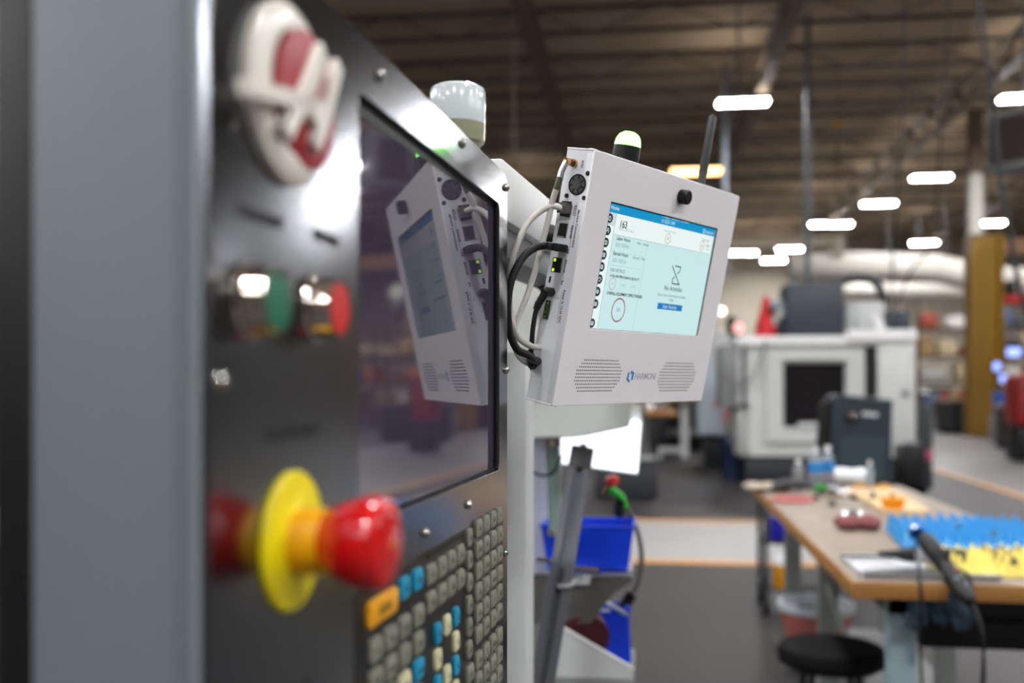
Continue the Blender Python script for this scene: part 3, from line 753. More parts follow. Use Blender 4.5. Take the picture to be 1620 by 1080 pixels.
b = MB(); b.tube([P(833, 556, de + .012), P(838, 562, de + .012), P(843, 572, de + .014), P(842, 578, de + .02)], .0046, 12); tag(b.build('cable_tie_bundle', m_black), 'black wrapped bundle where the cords meet under the power plug', 'cable tie')

# ------------------------------------------------------------------ the arm and machine behind the pendant
def wb(b, px0, px1, py0, py1, d, th, bev=0):
    """world-aligned box whose near face covers a pixel rectangle at distance d"""
    a = P(px0, py0, d); c = P(px1, py1, d); y0 = (a.y + c.y) / 2
    b.box((min(a.x, c.x), y0, min(a.z, c.z)), (max(a.x, c.x), y0 + th, max(a.z, c.z)), bev); return y0
def yplane(px, py, y):
    """world point on the upright plane Y=y behind a pixel"""
    o = CAMF.translation; q = P(px, py, 1) - o; return o + q * (y / q.y)
AA = R(14)
af = CAMF @ Matrix.Translation((-.007 - .05, 1.12 - .2, 0)) @ Matrix.Rotation(-AA, 4, 'Z')     # local +y runs along the arm
arm = thing('support_arm', 'white square steel arm carrying the box monitor, running back behind its cables', 'support arm', af)
b = MB(); b.box((-.012, 0, .147), (.05, .95, .202), .003); b.build('beam', m_white, arm)
b = MB(); b.box((-.006, .0, .118), (.04, .95, .1465), .002); b.build('shaded_underside', m_mgrey, arm)  # grey box paints the shaded underside of the beam
bk = DF @ Vector((DW*.45, DT + .002, DH*.62)); bl_ = af.inverted() @ bk
b = MB(); b.cyl((.05, bl_.y + .0, .16), (bl_.x, bl_.y, bl_.z), .012); b.build('tilt_bracket', m_black, arm)
b = MB(); b.tube([P(842, 436, 1.3), P(852, 446, 1.28), P(866, 460, 1.25), P(885, 470, 1.2)], .006, 10); b.build('black_strut', m_black, arm, world=True)

enc = thing('machine_enclosure', 'light grey machine enclosure panel and post standing directly behind the steel control panel', 'machine', T(*P(820, 640, 1.5).xy, 0))
b = MB(); y0 = wb(b, 700, 833.5, 555, 2200, 1.42, .10, .003); b.build('corner_post', m_lgrey, enc, world=True)
b = MB(); a_ = 2.0
fy_ = P(900, 650, 1.95).y
pp = [yplane(*q, fy_) for q in ((790, 430), (1001, 430), (1001, 640), (996, 675), (925, 690), (905, 692), (790, 694))]
b.prism([(q.x, q.z) for q in pp], fy_, fy_ + .47, 'y'); b.build('front_fascia', mat('fascia_paint', (200, 204, 198), .45), enc, world=True, bevel=.003)
b = MB(); q = [yplane(*v, fy_) for v in ((830, 556), (842, 556), (842, 584), (830, 584))]
b.prism([(v.x, v.z) for v in q], fy_ - .002, fy_ - .0005, 'y'); tag(b.build('warning_label', mat('label_red', (214, 60, 62), .5), enc, world=True), 'small red label behind the looped cords')
for (x0, x1, y0_, y1_, mm) in ((848, 866, 470, 500, m_mgrey), (838, 872, 520, 548, m_lgrey)):
    b = MB(); wb(b, x0, x1, y0_, y1_, 1.93, .01, .002); b.build('door_fitting', mm, enc, world=True)
b = MB(); wb(b, 790, 869, 694, 925, 2.25, .03); b.build('white_back_panel', mat('glossy_white_panel', (214, 220, 232), .25, var=.05, vscale=6), enc, world=True)
for (px, py, w_, h_, m) in ((832, 778, 9, 5, m_red), (838, 812, 11, 16, mat('scuff_blue', (130, 150, 180), .5)), (843, 792, 6, 6, mat('scuff_blue', (130, 150, 180), .5)), (829, 860, 7, 8, m_white)):
    b = MB(); q = [yplane(px + w_*.5*math.cos(t), py + h_*.5*math.sin(t) - w_*.3*math.cos(t), P(832, 780, 2.25).y) for t in [2*PI*k/10 for k in range(10)]]
    b.prism([(v.x, v.z) for v in q], q[0].y - .002, q[0].y - .0005, 'y'); b.build('sticker', m, enc, world=True)
# white sheet under the fascia, strong light on it painted in as glow
lit = thing('glare_sheet', 'white sheet with painted-in glare under the grey enclosure, right of the dark strut', 'lamp', T(*P(965, 745, 2.4)))
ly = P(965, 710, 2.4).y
m_glare = mat('painted_glare', (245, 248, 255), .5, emit=(240, 245, 255), es=1.6)
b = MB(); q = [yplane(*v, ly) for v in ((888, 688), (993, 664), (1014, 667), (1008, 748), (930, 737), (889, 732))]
b.prism([(v.x, v.z) for v in q], ly, ly + .02, 'y'); b.build('glow_face', m_glare, lit, world=True, smooth=False)
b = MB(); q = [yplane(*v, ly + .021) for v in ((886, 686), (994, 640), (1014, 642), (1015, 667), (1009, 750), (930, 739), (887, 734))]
b.prism([(v.x, v.z) for v in q], ly + .021, ly + .04, 'y'); b.build('sheet_back', m_white, lit, world=True, smooth=False)
# hydraulic door cylinder
hc = thing('door_cylinder', 'greenish glass-like gas cylinder standing left of the dark strut', 'gas cylinder', T(*P(878, 830, 2.1)))
dc = 2.1; p0 = P(880, 838, dc); p1 = P(874, 705, dc)
m_cyl = mat('green_tinted_metal', (176, 204, 198), .12, .6, coat=.5)
b = MB(); b.cyl(p0, p1, .016, seg=24); b.build('barrel', m_cyl, hc, world=True)
b = MB(); b.cyl(p1, p1 + (p1 - p0)*.10, .019, seg=24); b.build('end_cap', m_chrome, hc, world=True)
b = MB(); b.cyl(p0 - (p1 - p0)*.06, p0, .019, seg=24); b.build('end_cap', m_chrome, hc, world=True)
b = MB(); b.cyl(p1, p1 + (p1 - p0)*.5, .007, seg=12); b.build('piston_rod', m_chrome, hc, world=True)
# sensor lead
sl_ = thing('sensor_lead', 'thin dark lead looping from a small black plug under the fascia', 'cable', T(*P(828, 700, 2.0)))
b = MB(); wb(b, 822, 833, 694, 718, 2.0, .02, .003); b.build('plug', m_black, sl_, world=True)
b = MB(); b.tube([P(828, 716, 2.01), P(832, 732, 2.01), P(845, 747, 2.02), P(862, 752, 2.02), P(878, 744, 2.03), P(888, 722, 2.05)], .0032, 8); b.build('wire', m_blackr, sl_, world=True)
# leaning dark aluminium profile
st = thing('aluminium_profile_strut', 'dark grey slotted aluminium profile leaning in front of the blue bins', 'strut', T(*P(840, 1080, 1.75).xy, 0))
p1 = P(921, 716, 1.95); dirv = (P(858, 1080, 1.72) - p1); L = (P(858, 1080, 1.72).z - p1.z)
p0 = p1 + dirv * ((0.0 - p1.z) / L)
ax = (p1 - p0).normalized(); sx_ = Vector((math.cos(YAW), math.sin(YAW), 0)); sx_ = (sx_ - ax * sx_.dot(ax)).normalized(); sy_ = ax.cross(sx_)
SF = Matrix(((sx_.x, sy_.x, ax.x, p0.x), (sx_.y, sy_.y, ax.y, p0.y), (sx_.z, sy_.z, ax.z, p0.z), (0, 0, 0, 1)))
LL = (p1 - p0).length; hw = .0215
prof = [(-hw, -hw), (-.007, -hw), (-.007, -.010), (.007, -.010), (.007, -hw), (hw, -hw), (hw, hw), (-hw, hw)]
b = MB(SF); b.prism(prof, 0, LL, 'z'); b.build('profile', mat('dark_anodised', (74, 76, 82), .38, .6), st, world=True, bevel=.001)
b = MB(SF); b.box((-hw - .001, -hw - .001, LL - .045), (hw + .001, hw + .001, LL + .004), .003); b.build('end_cap', m_black, st, world=True)
b = MB(SF); b.lathe([(.008, 0), (.008, .012), (.005, .016), (0, .017)], (0, 0, LL + .003), (0, 0, 1), 16); b.build('bolt', m_chrome, st, world=True)
b = MB(); b.tube([P(868, 925, 1.83), P(895, 928, 1.78), P(920, 917, 1.83)], .004, 8); b.build('wire_clip', m_mgrey, st, world=True)
# shelf bracket with the two bins
sh = thing('bin_shelf', 'grey tapered sheet metal shelf bracket holding the upper blue bin', 'shelf', T(*P(920, 985, 2.2)))
sy = P(920, 905, 2.1).y
q = [yplane(*v, sy) for v in ((834, 907), (1000, 907), (1000, 920), (968, 942), (935, 985), (842, 987))]
b = MB(); b.prism([(v.x, v.z) for v in q], sy, sy + .012, 'y'); b.build('front_plate', mat('shelf_grey', (92, 90, 88), .45, .3), sh, world=True)
b = MB(); a0_ = yplane(834, 904, sy); a1_ = yplane(1000, 904, sy); b.box((a0_.x, sy - .004, a0_.z - .006), (a1_.x, sy + .22, a0_.z), .001); b.build('shelf_top', m_alu, sh, world=True)
b = MB(); q = [yplane(*v, sy - .006) for v in ((900, 916), (936, 910), (932, 924), (898, 924))]; b.prism([(v.x, v.z) for v in q], sy - .01, sy - .004, 'y'); b.build('bracket_plate', m_lgrey, sh, world=True)
def bin_mesh(b, w_, d_, h_, low=.55, t=.003, M=None):
    """open parts bin: sloped front, rim"""
    def loop(ins, z0, zf, zb, fx=1.0):
        return [Vector((-w_/2*fx + ins, -d_/2 + ins, zf)), Vector((w_/2*fx - ins, -d_/2 + ins, zf)), Vector((w_/2*fx - ins, d_/2 - ins, zb)), Vector((-w_/2*fx + ins, d_/2 - ins, zb))]
    L = [loop(.012, 0, 0, 0), loop(.0, 0, h_*low, h_*.94), loop(-.004, 0, h_*low, h_*.94), loop(-.004, 0, h_*(low+.06), h_), loop(t, 0, h_*(low+.06), h_), loop(.012 + t, 0, t, t)]
    R_ = [[b.bm.verts.new(v) for v in l] for l in L]
    for a, c in zip(R_, R_[1:]):
        for i in range(4): b.bm.faces.new([a[i], a[(i+1) % 4], c[(i+1) % 4], c[i]])
    b.bm.faces.new(R_[0]); b.bm.faces.new(R_[-1])
    b._tf([v for l in R_ for v in l], M)
p = P(929, 902, 2.12)
t = thing('blue_bin', 'blue plastic parts bin standing on the upper grey shelf', 'bin', T(p.x, p.y + .075, p.z + .001))
b = MB(); bin_mesh(b, .196, .15, .092, .97); b.build('bin_body', m_blue, t, bevel=.003)
for i in range(5):
    b = MB(); b.box((-.035, -.0775, .030 + i*.007), (-.005, -.0745, .033 + i*.007)); b.build('moulded_rib', m_blue, t)
p = P(950, 1050, 2.15)
hop = thing('slanted_tray', 'pale grey sheet metal tray with a slanting rim below the shelf', 'tray', T(*P(940, 1076, 2.1)))
hy = P(940, 1030, 2.08).y
q = [yplane(*v, hy) for v in ((882, 990), (893, 993), (1001, 1058), (1000, 1074), (876, 1070))]
b = MB(); b.prism([(v.x, v.z) for v in q], hy, hy + .01, 'y'); b.build('front_sheet', m_lgrey, hop, world=True)
b = MB(); a = yplane(882, 989, hy); c = yplane(1002, 1059, hy); dv = (c - a)
b.tube([a + Vector((0, 0, .002)), c + Vector((0, 0, .002))], .0035, 8, smooth=False); b.build('rolled_rim', m_white, hop, world=True)
b = MB(); a = yplane(876, 1071, hy); c = yplane(1003, 1076, hy); b.box((a.x, hy - .01, c.z - .03), (c.x, hy + .25, c.z), .002); b.build('tray_base', m_mgrey, hop, world=True)
t = thing('blue_bin', 'blue plastic bin lying tipped inside the slanted tray, a dark red disc in it', 'bin', CAMF @ Matrix.Translation((.188, 2.26, -.672)) @ Matrix.Rotation(R(-7), 4, 'Y') @ Matrix.Rotation(R(-8), 4, 'X'))
b = MB(); bin_mesh(b, .180, .15, .150, .93); b.build('bin_body', m_blue, t, bevel=.003)
b = MB(); a = P(922, 1012, 2.12); b.cyl(a, a + Vector((-.01, .03, .012)), .058, seg=40)
rd = b.build('sanding_disc', mat('dark_red_disc', (74, 16, 20), .6)); tag(rd, 'dark red grinding disc leaning in the lower blue bin', 'disc')
b = MB(); q = [P(*v, 2.12) for v in ((915, 972), (948, 963), (985, 966), (983, 975), (945, 972))]
b.tube([P(913, 973, 2.14), P(930, 966, 2.14), P(965, 965, 2.14)], .004, 8); b.tube([P(955, 950, 2.13), P(975, 962, 2.14), P(990, 972, 2.16)], .0045, 8)
o = b.build('steel_offcuts', m_alu); tag(o, 'pale bent metal strips lying on the lower blue bin', 'metal strip'); o['kind'] = 'stuff'
# wrench on the shelf front
b = MB(); b.tube([P(848, 884, 2.0), P(872, 888, 2.0), P(905, 898, 2.02), P(946, 902, 2.03)], lambda t: .004 + .003*t, 8)
tag(b.build('pry_bar', mat('worn_tool_steel', (90, 82, 80), .4, .8)), 'dark bent pry bar lying across the front of the upper blue bin', 'tool')
# air blow gun
ag = thing('air_gun', 'green and red air blow gun with a black grip hanging behind the upper bin', 'air gun', T(*P(980, 800, 2.28)))
dg_ = 2.28
m_gr = mat('green_plastic', (40, 178, 30), .35); m_or = mat('orange_red_plastic', (214, 60, 46), .4)
b = MB(); b.tube([P(965, 772, dg_), P(972, 778, dg_), P(982, 786, dg_), P(990, 804, dg_)], lambda t: .011 - .003*t, 12); b.build('gun_body', m_gr, ag, world=True)
b = MB(); b.lathe([(.0, -.004), (.012, -.002), (.0155, .004), (.0155, .014), (.011, .02), (0, .021)], P(970, 766, dg_), (P(966, 750, dg_) - P(972, 772, dg_)), 20); b.build('red_nozzle_guard', m_or, ag, world=True)
b = MB(); b.tube([P(983, 790, dg_), P(980, 800, dg_), P(979, 816, dg_)], lambda t: .013 - .001*t, 12); b.build('grip', m_black, ag, world=True)
b = MB(); b.tube([P(967, 765, dg_), P(958, 775, dg_ + .01), P(956, 782, dg_ + .01)], .005, 10); b.build('trigger', m_brass, ag, world=True)
b = MB(); b.tube([P(990, 803, dg_), P(1000, 818, dg_), P(1011, 850, dg_), P(1015, 885, dg_), P(1010, 920, dg_), P(1000, 938, dg_), P(990, 950, dg_ + .01)], .0055, 10)
b.build('air_hose', mat('grey_hose', (96, 92, 88), .45), ag, world=True)
b = MB(); b.tube([P(979, 814, dg_), P(980, 840, dg_)], .006, 8); b.build('hose_stub', m_black, ag, world=True)
b = MB(); b.tube([P(1000, 938, dg_), P(985, 962, dg_)], .014, 12, smooth=False); b.build('hose_coupling', m_black, ag, world=True)

# ------------------------------------------------------------------ right-hand workbench
BX0, BX1, BY0, BY1, BZ = .570, 1.325, 2.815, 5.37, .90
bench = thing('workbench', 'long wooden topped workbench on grey steel legs, cluttered with tools and trays', 'workbench', T(.95, 4.0, 0))
b = MB(); 
b.box((BX0, BY0, BZ - .045), (BX1, BY1, BZ), .003); b.build('bench_top', m_wood, bench, world=True)
b = MB(); b.box((BX0 - .004, BY0 - .003, BZ - .046), (BX0, BY1, BZ - .001), .001); b.box((BX0 - .004, BY0 - .006, BZ - .046), (BX1, BY0, BZ - .001), .001); b.build('top_edge', m_edge, bench, world=True)
for x in (.738, 1.19):
    for yy in (3.0, 4.15, 5.1):
        b = MB(); b.box((x - .038, yy - .03, 0), (x + .038, yy + .03, BZ - .046), .004); b.build('leg', m_legc if (yy < 3.5 and x < 1) else m_leg, bench, world=True)
b = MB(); b.box((.70, 2.98, .19), (1.23, 5.12, .215), .002); b.build('lower_shelf', m_mgrey, bench, world=True)
b = MB(); b.tube([(.735, 4.12, .62), (.735, 3.03, .28)], .012, 8, smooth=False); b.build('brace', m_leg, bench, world=True)
b = MB(); b.box((.70, 2.97, BZ - .12), (1.23, 2.99, BZ - .047)); b.box((.702, 2.99, BZ - .12), (.716, 5.12, BZ - .047)); b.build('apron', m_dark2, bench, world=True)
def onb(px, py, z=BZ): return G(px, py, z)
# pale plank on the bench
pts = [onb(*q, BZ + .02) for q in ((1338, 772), (1398, 763), (1474, 806), (1402, 808))]
b = MB(); b.prism([(v.x, v.y) for v in pts], BZ + .001, BZ + .018, 'z'); tag(b.build('wooden_board', m_plank, bevel=.002), 'pale thin wooden board lying on the far right part of the workbench', 'board')
# aluminium plate at the near corner
pts = [Vector((.60, 2.84, 0)), Vector((.93, 2.84, 0)), Vector((.93, 3.16, 0)), Vector((.60, 3.16, 0))]
t = thing('aluminium_plate', 'flat silver plate with folded front edge on the near corner of the workbench', 'metal plate', T(.765, 3.0, BZ))
b = MB(); b.box((-.165, -.16, .0005), (.195, .16, .0095), .001); b.build('plate', m_alu, t)
b = MB(); b.box((-.165, -.166, .0), (.195, -.161, .022), .001); b.build('folded_edge', m_alu, t)
b = MB(); b.box((-.165, .150, .0096), (.10, .16, .016), .001); b.build('folded_edge', m_alu, t)
# blue and yellow foam trays with cones
def egg(name, corner, ux, uy, nx, ny, amp, m, label, rimdrop=.012):
    """corner: world point, ux/uy: edge vectors"""
    t = thing(name, label, 'foam tray', T(*corner))
    def fn(a, c):
        h = (math.sin(PI*a*nx)**2 * math.sin(PI*c*ny)**2) ** 1.5
        e = min(a, 1-a, c, 1-c)
        z = .012 + amp*h + .004*math.sin(9*a+4*c)
        if e < .012: z = .001
        p = ux*a + uy*c; return (p.x, p.y, z)
    b = MB(); b.grid(fn, nx*9, ny*9); b.build('cone_sheet', m, t)
    b = MB(); b.prism([(0, 0), (ux.x, ux.y), (ux.x+uy.x, ux.y+uy.y), (uy.x, uy.y)], .0, .006, 'z'); b.build('tray_base', m, t)
    return t
m_bt = mat('blue_foam', (0, 136, 200), .3, coat=.3); m_yt = mat('yellow_foam', (240, 222, 112), .45)
p0 = onb(1424, 866); p1 = onb(1612, 868); 
egg('blue_cone_tray', (p0.x, p0.y, BZ + .001), Vector((.46, -.03, 0)), Vector((.05, .44, 0)), 11, 9, .056, m_bt, 'bright blue tray of moulded cones on the right part of the workbench')
p0 = onb(1508, 914)
egg('yellow_cone_tray', (p0.x + .01, p0.y + .02, BZ + .001), Vector((.54, -.0, 0)), Vector((-.03, .25, 0)), 13, 6, .048, m_yt, 'pale yellow tray of moulded cones in front of the blue tray')
random.seed(3)
for i, (px, py) in enumerate(((1556, 868), (1570, 872), (1584, 868), (1596, 876), (1609, 870), (1590, 884), (1604, 888), (1576, 880), (1516, 832), (1574, 843))):
    p = G(px, py, BZ + .045); h = .02
    b = MB(); b.lathe([(0, 0), (.011, 0), (.011, .012), (.007, .014), (.007, h), (.004, h), (.004, .01)], (p.x, p.y, BZ + .036), seg=14)
    o = b.build('machined_part', m_screw); tag(o, 'small shiny turned part on the %s cone tray, %s' % ('yellow' if i < 8 else 'blue', ('leftmost in the back row', 'second from left in back row', 'third from left in back row', 'fourth in the back row', 'rightmost in the back row', 'near the middle of the front row', 'at the right of the front row', 'leftmost of the front ones', 'left one', 'right one')[i]), 'machined part', 'turned parts on the cone trays')
# black driver lying on the plate
t = thing('black_marker_driver', 'black cylindrical driver with white label lying on the silver plate', 'driver', T(.80, 3.02, BZ + .011))
M_ = Matrix.Translation((.005, 0, .028)) @ Matrix.Rotation(R(-14), 4, 'Z')
b = MB(M_); b.lathe([(0, -.125), (.006, -.12), (.010, -.085), (.020, -.045), (.024, 0), (.024, .10), (.018, .125), (0, .128)], (0, 0, 0), (1, 0, 0), 24); b.build('driver_body', m_black, t)
b = MB(M_); b.lathe([(.0243, -.02), (.0247, -.018), (.0247, .045), (.0243, .047)], (0, 0, 0), (1, 0, 0), 24); b.build('white_label', mat('label_white', (222, 220, 232), .4), t)
# electric screwdriver leaning over the edge
t = thing('electric_screwdriver', 'long black electric screwdriver with blue cap hanging slanted over the front edge of the workbench', 'screwdriver', T(*onb(1480, 905)))
A = P(1462, 850, 2.90); B_ = P(1536, 952, 2.58); ax = (B_ - A).normalized(); Lg = (B_ - A).length
b = MB(); b.lathe([(0, 0), (.020, .004), (.026, .03), (.026, .07), (.022, .10), (.0215, .16), (.0235, .185), (.024, Lg - .04), (.018, Lg - .01), (.010, Lg), (0, Lg)], A, ax, 24); b.build('handle', m_black, t, world=True)
b = MB(); b.lathe([(0, -.012), (.012, -.010), (.021, 0), (.0225, .022), (.019, .024)], P(1447, 838, 2.94), ax, 20); b.build('cap', mat('blue_cap', (20, 110, 190), .2, coat=.4), t, world=True)
sdw = Vector((math.cos(YAW), math.sin(YAW), 0)); up_ = Vector((0, -.7, .7))
for k in range(9):
    c = A + ax * (.095 + k*.009)
    b = MB(); b.cyl(c, c + ax*.0035, .0235, seg=20); b.build('grip_ring', m_blackr, t, world=True)
for k, (u_, mm) in enumerate(((.21, m_or), (.25, mat('steel_blue_plastic', (110, 140, 170), .3)), (.285, mat('steel_blue_plastic', (110, 140, 170), .3)))):
    c = A + ax * min(u_, Lg - .05) + up_ * .019 + sdw * (.004 if k != 1 else -.004)
    b = MB(); b.sphere(c, .009, (1, 1, .8), 14, 8); b.build('switch', mm, t, world=True)
b = MB(); b.tube([B_ - ax*.01, P(1548, 975, 2.56), P(1556, 1010, 2.54), P(1555, 1050, 2.54), P(1550, 1120, 2.54)], .004, 8); b.build('lead', m_black, t, world=True)
t = thing('hanging_cable', 'thin black cord dropping from the workbench edge beside the hanging gloves', 'cord', T(*P(1458, 900, 2.72)))
b = MB(); b.tube([P(1448, 850, 2.95), P(1452, 880, 2.80), P(1455, 915, 2.70), P(1458, 960, 2.68), P(1456, 1030, 2.68), P(1461, 1120, 2.68)], .004, 8); b.build('wire', m_black, t, world=True)
t = thing('hanging_cable', 'black cord curving from behind the screwdriver down past the yellow tray', 'cord', T(*P(1540, 930, 2.6)))
b = MB(); b.tube([P(1512, 900, 2.70), P(1528, 906, 2.66), P(1537, 925, 2.64), P(1541, 965, 2.62), P(1552, 1005, 2.60), P(1557, 1060, 2.60), P(1553, 1130, 2.60)], .0042, 8); b.build('wire', m_black, t, world=True)
# rubber gloves hanging over the edge
def glove(px, py, d, rz, label, tilt=0, sc=1):
    p = P(px, py, d)
    t = thing('rubber_glove', label, 'glove', Matrix.Translation(p) @ Matrix.Rotation(rz, 4, 'Z') @ Matrix.Rotation(tilt, 4, 'Y') @ Matrix.Scale(sc, 4), 'grey blue gloves over the bench edge')
    b = MB(); b.tube([(0, .01, .06), (0, 0, .02), (0, -.004, -.03), (.0, -.002, -.055)], lambda t_: .026 + .008*math.sin(PI*t_), 12)
    b.build('palm', m_gloveb, t)
    for k in range(4):
        x = -.024 + k*.016; l_ = (.055, .066, .062, .048)[k]
        b = MB(); b.tube([(x, 0, -.045), (x*1.15, -.004, -.045 - l_*.5), (x*1.2, .002, -.045 - l_)], lambda t_: .0095 - .002*t_, 8); b.build('finger', m_gloveb, t)
    b = MB(); b.tube([(.024, 0, -.005), (.042, -.004, -.03), (.044, -.004, -.055)], .0095, 8); b.build('thumb', m_gloveb, t)
glove(1452, 940, 2.74, .3, 'grey-blue rubber glove hanging over the bench edge under the silver plate', .05, .9)
glove(1478, 936, 2.73, -.2, 'grey-blue rubber glove hanging between the first glove and the black screwdriver', -.35, .8)
glove(1506, 948, 2.70, .1, 'grey-blue rubber glove hanging behind the lower end of the screwdriver', -.5, .8)
# rags and cables
m_redr = mat('dusty_red_cloth', (126, 68, 70), .75, var=.3, vscale=30)
def lump(name, px, py, label, cat, m, sx, sy, sz, z=BZ, turns=2):
    p = onb(px, py)
    t = thing(name, label, cat, T(p.x, p.y, z))
    for k in range(turns):
        ox = (k - (turns-1)/2) * sx * .95
        b = MB()
        def fn(a, c):
            th = 2*PI*a; ph = PI*(c - .5)*.98; w_ = 1 + .09*math.sin(5*th + k) * math.cos(3*ph) + .05*math.sin(11*th)
            return (ox + sx*.62*math.cos(ph)*math.cos(th)*w_, sy*math.cos(ph)*math.sin(th)*w_, max(.001, sz*.5*(1 + math.sin(ph)*w_)))
        b.grid(fn, 32, 14); b.build('fold', m, t)
    return t
lump('red_cloth_roll', 1357, 838, 'dusty red rolled cloth pair in the middle of the workbench', 'cloth', m_redr, .075, .05, .055)
lump('beige_rag', 1215, 777, 'crumpled beige rag over the far left corner of the workbench', 'rag', m_rag, .075, .06, .045, turns=3)
p = onb(1253, 793)
b = MB()
for k in range(7):
    r_ = .085 - .009*k; b.tube([(p.x + r_*1.15*math.cos(2*PI*i/24), p.y + r_*.9*math.sin(2*PI*i/24), BZ + .008 + .004*(k % 3)) for i in range(25)], .006, 6, smooth=False)
tag(b.build('red_hose_coil', mat('pink_red_hose', (176, 92, 92), .4)), 'pinkish red coiled hose on the far left of the workbench', 'hose')
p = onb(1252, 781); b = MB(); b.tube([(p.x - .09, p.y, BZ + .032), (p.x - .03, p.y + .02, BZ + .045), (p.x + .03, p.y, BZ + .045), (p.x + .1, p.y - .01, BZ + .034)], lambda t_: .012 + .012*math.sin(PI*t_), 10)
tag(b.build('dark_pouch', m_dark2), 'dark folded pouch lying on the red hose coil', 'pouch')
# bottles
def bottle(px, py, d, h, r, mcap, mlabel, label, body=m_clear, cat='bottle', grp=None, capf=.86):
    p = P(px, py, d)
    t = thing('bottle', label, cat, T(p.x, p.y, BZ), grp)
    b = MB(); b.lathe([(0, 0), (r*.9, .0), (r, .008), (r, h*.62), (r*.85, h*.72), (r*.4, h*.84), (r*.38, h*.9), (0, h*.9)], seg=24); b.build('bottle_body', body, t)
    b = MB(); b.lathe([(0, h*.90), (r*.46, h*.90), (r*.46, h), (0, h)], seg=18)
    b.lathe([(r*.46, h*.865), (r*.46, h*.899), (0, h*.899)], seg=18); b.build('cap', mcap, t)
    if mlabel:
        b = MB(); b.lathe([(r*1.02, h*.40), (r*1.03, h*.41), (r*1.03, h*.62), (r*1.02, h*.63)], seg=24); b.build('wrap_label', mlabel, t)
    return t
m_lb = mat('label_blue', (40, 128, 200), .4); m_wcap = mat('white_cap_plastic', (224, 226, 230), .35)
bottle(1290, 760, 5.0, .21, .034, m_wcap, m_lb, 'left one of two blue-labelled water bottles at the far bench end', grp='water bottles')
bottle(1309, 758, 5.05, .215, .034, m_wcap, m_lb, 'right one of two blue-labelled water bottles at the far bench end', grp='water bottles')
bottle(1263, 765, 4.95, .155, .028, m_wcap, None, 'clear spray bottle with white cap left of the water bottles', mat('murky_plastic', (120, 122, 124), .3))
bottle(1376, 762, 4.9, .15, .020, m_wcap, None, 'slim clear bottle right of the white paper roll')
# white roll / bag, red cap, clutter
p = onb(1345, 766); t = thing('paper_towel_roll', 'white crumpled paper roll behind the tools at the far end of the bench', 'paper roll', T(p.x, p.y, BZ, R(-12)))
b = MB(); b.lathe([(.014, -.09), (.040, -.088), (.042, -.03), (.036, .01), (.044, .05), (.040, .09), (.014, .092)], (0, 0, .0446), (1, 0, 0), 22); b.build('paper', mat('paper_white', (226, 232, 232), .8), t)
b = MB(); b.lathe([(.012, -.091), (.0139, -.091), (.0139, .093), (.012, .093)], (0, 0, .0446), (1, 0, 0), 16); b.build('core', m_rag, t)
p = onb(1313, 766); b = MB(); b.lathe([(0, 0), (.026, 0), (.026, .05), (.02, .056), (0, .056)], (p.x, p.y, BZ + .0005), seg=20); tag(b.build('red_pot', mat('crimson_plastic', (176, 40, 62), .35)), 'small crimson pot between the water bottles and the paper roll', 'pot')
p = onb(1298, 775); b = MB(); b.lathe([(.012, 0), (.026, 0), (.026, .022), (.012, .022), (.012, 0)], (p.x, p.y, BZ + .001), seg=24); tag(b.build('green_tape_roll', m_gr), 'roll of green tape at the far middle of the workbench', 'tape roll')
p = onb(1304, 781); b = MB(); b.box((p.x - .04, p.y - .02, BZ + .001), (p.x + .05, p.y + .015, BZ + .022), .004); tag(b.build('black_box_cutter', m_black), 'black block beside the green tape roll', 'tool')
p = onb(1379, 776); t = thing('calliper_case', 'open amber case with black insert at the far end of the pale board', 'case', T(p.x, p.y, BZ + .019, R(-10)))
b = MB(); b.box((-.085, -.03, 0), (.085, .03, .012), .003); b.build('case_shell', mat('amber_plastic', (214, 150, 30), .4), t)
b = MB(); b.box((.01, -.022, .0121), (.06, .0, .016), .001); b.build('insert', m_black, t)
p = onb(1415, 806, BZ + .02); t = thing('orange_box', 'small bright orange open box on the near end of the pale board', 'box', T(p.x, p.y + .03, BZ + .019, R(8)))
b = MB(); bin_mesh(b, .085, .06, .045, .95); b.build('box_body', mat('bright_orange', (250, 160, 6), .4), t)
for i, (px, py) in enumerate(((1381, 787), (1412, 788))):
    p = onb(px, py, BZ + .02); b = MB(); b.lathe([(0, 0), (.017, 0), (.017, .006), (.008, .010), (.008, .018), (.012, .024), (0, .026)], (p.x, p.y, BZ + .019), seg=18)
    tag(b.build('star_grip', m_black), ('black knob on the middle of the pale board', 'black knob on the pale board just behind the orange box')[i], 'hand grip')
for i, (px, py, lx_, rz_, lab) in enumerate(((1322, 786, .06, .5, 'shiny chrome socket bar lying left of the pale board'), (1335, 776, .10, -.5, 'grey spanner lying behind the chrome socket bar'), (1350, 783, .09, -.35, 'grey spanner lying nearest the pale board'), (1312, 771, .07, -.8, 'short grey tool near the green tape roll'))):
    p = onb(px, py); dv = Vector((math.cos(rz_), math.sin(rz_), 0)) * lx_
    b = MB(); b.tube([p - dv + Vector((0, 0, .012)), p + dv + Vector((0, 0, .012))], .009 if i else .013, 12, smooth=False)
    for sg in (-1, 1): b.lathe([(.006, 0), (.016, 0), (.016, .018), (.006, .018), (.006, 0)], (p.x + sg*dv.x, p.y + sg*dv.y, BZ + .001), seg=14)
    tag(b.build('hand_tool', m_chrome if i == 0 else m_alu), lab, 'tool')
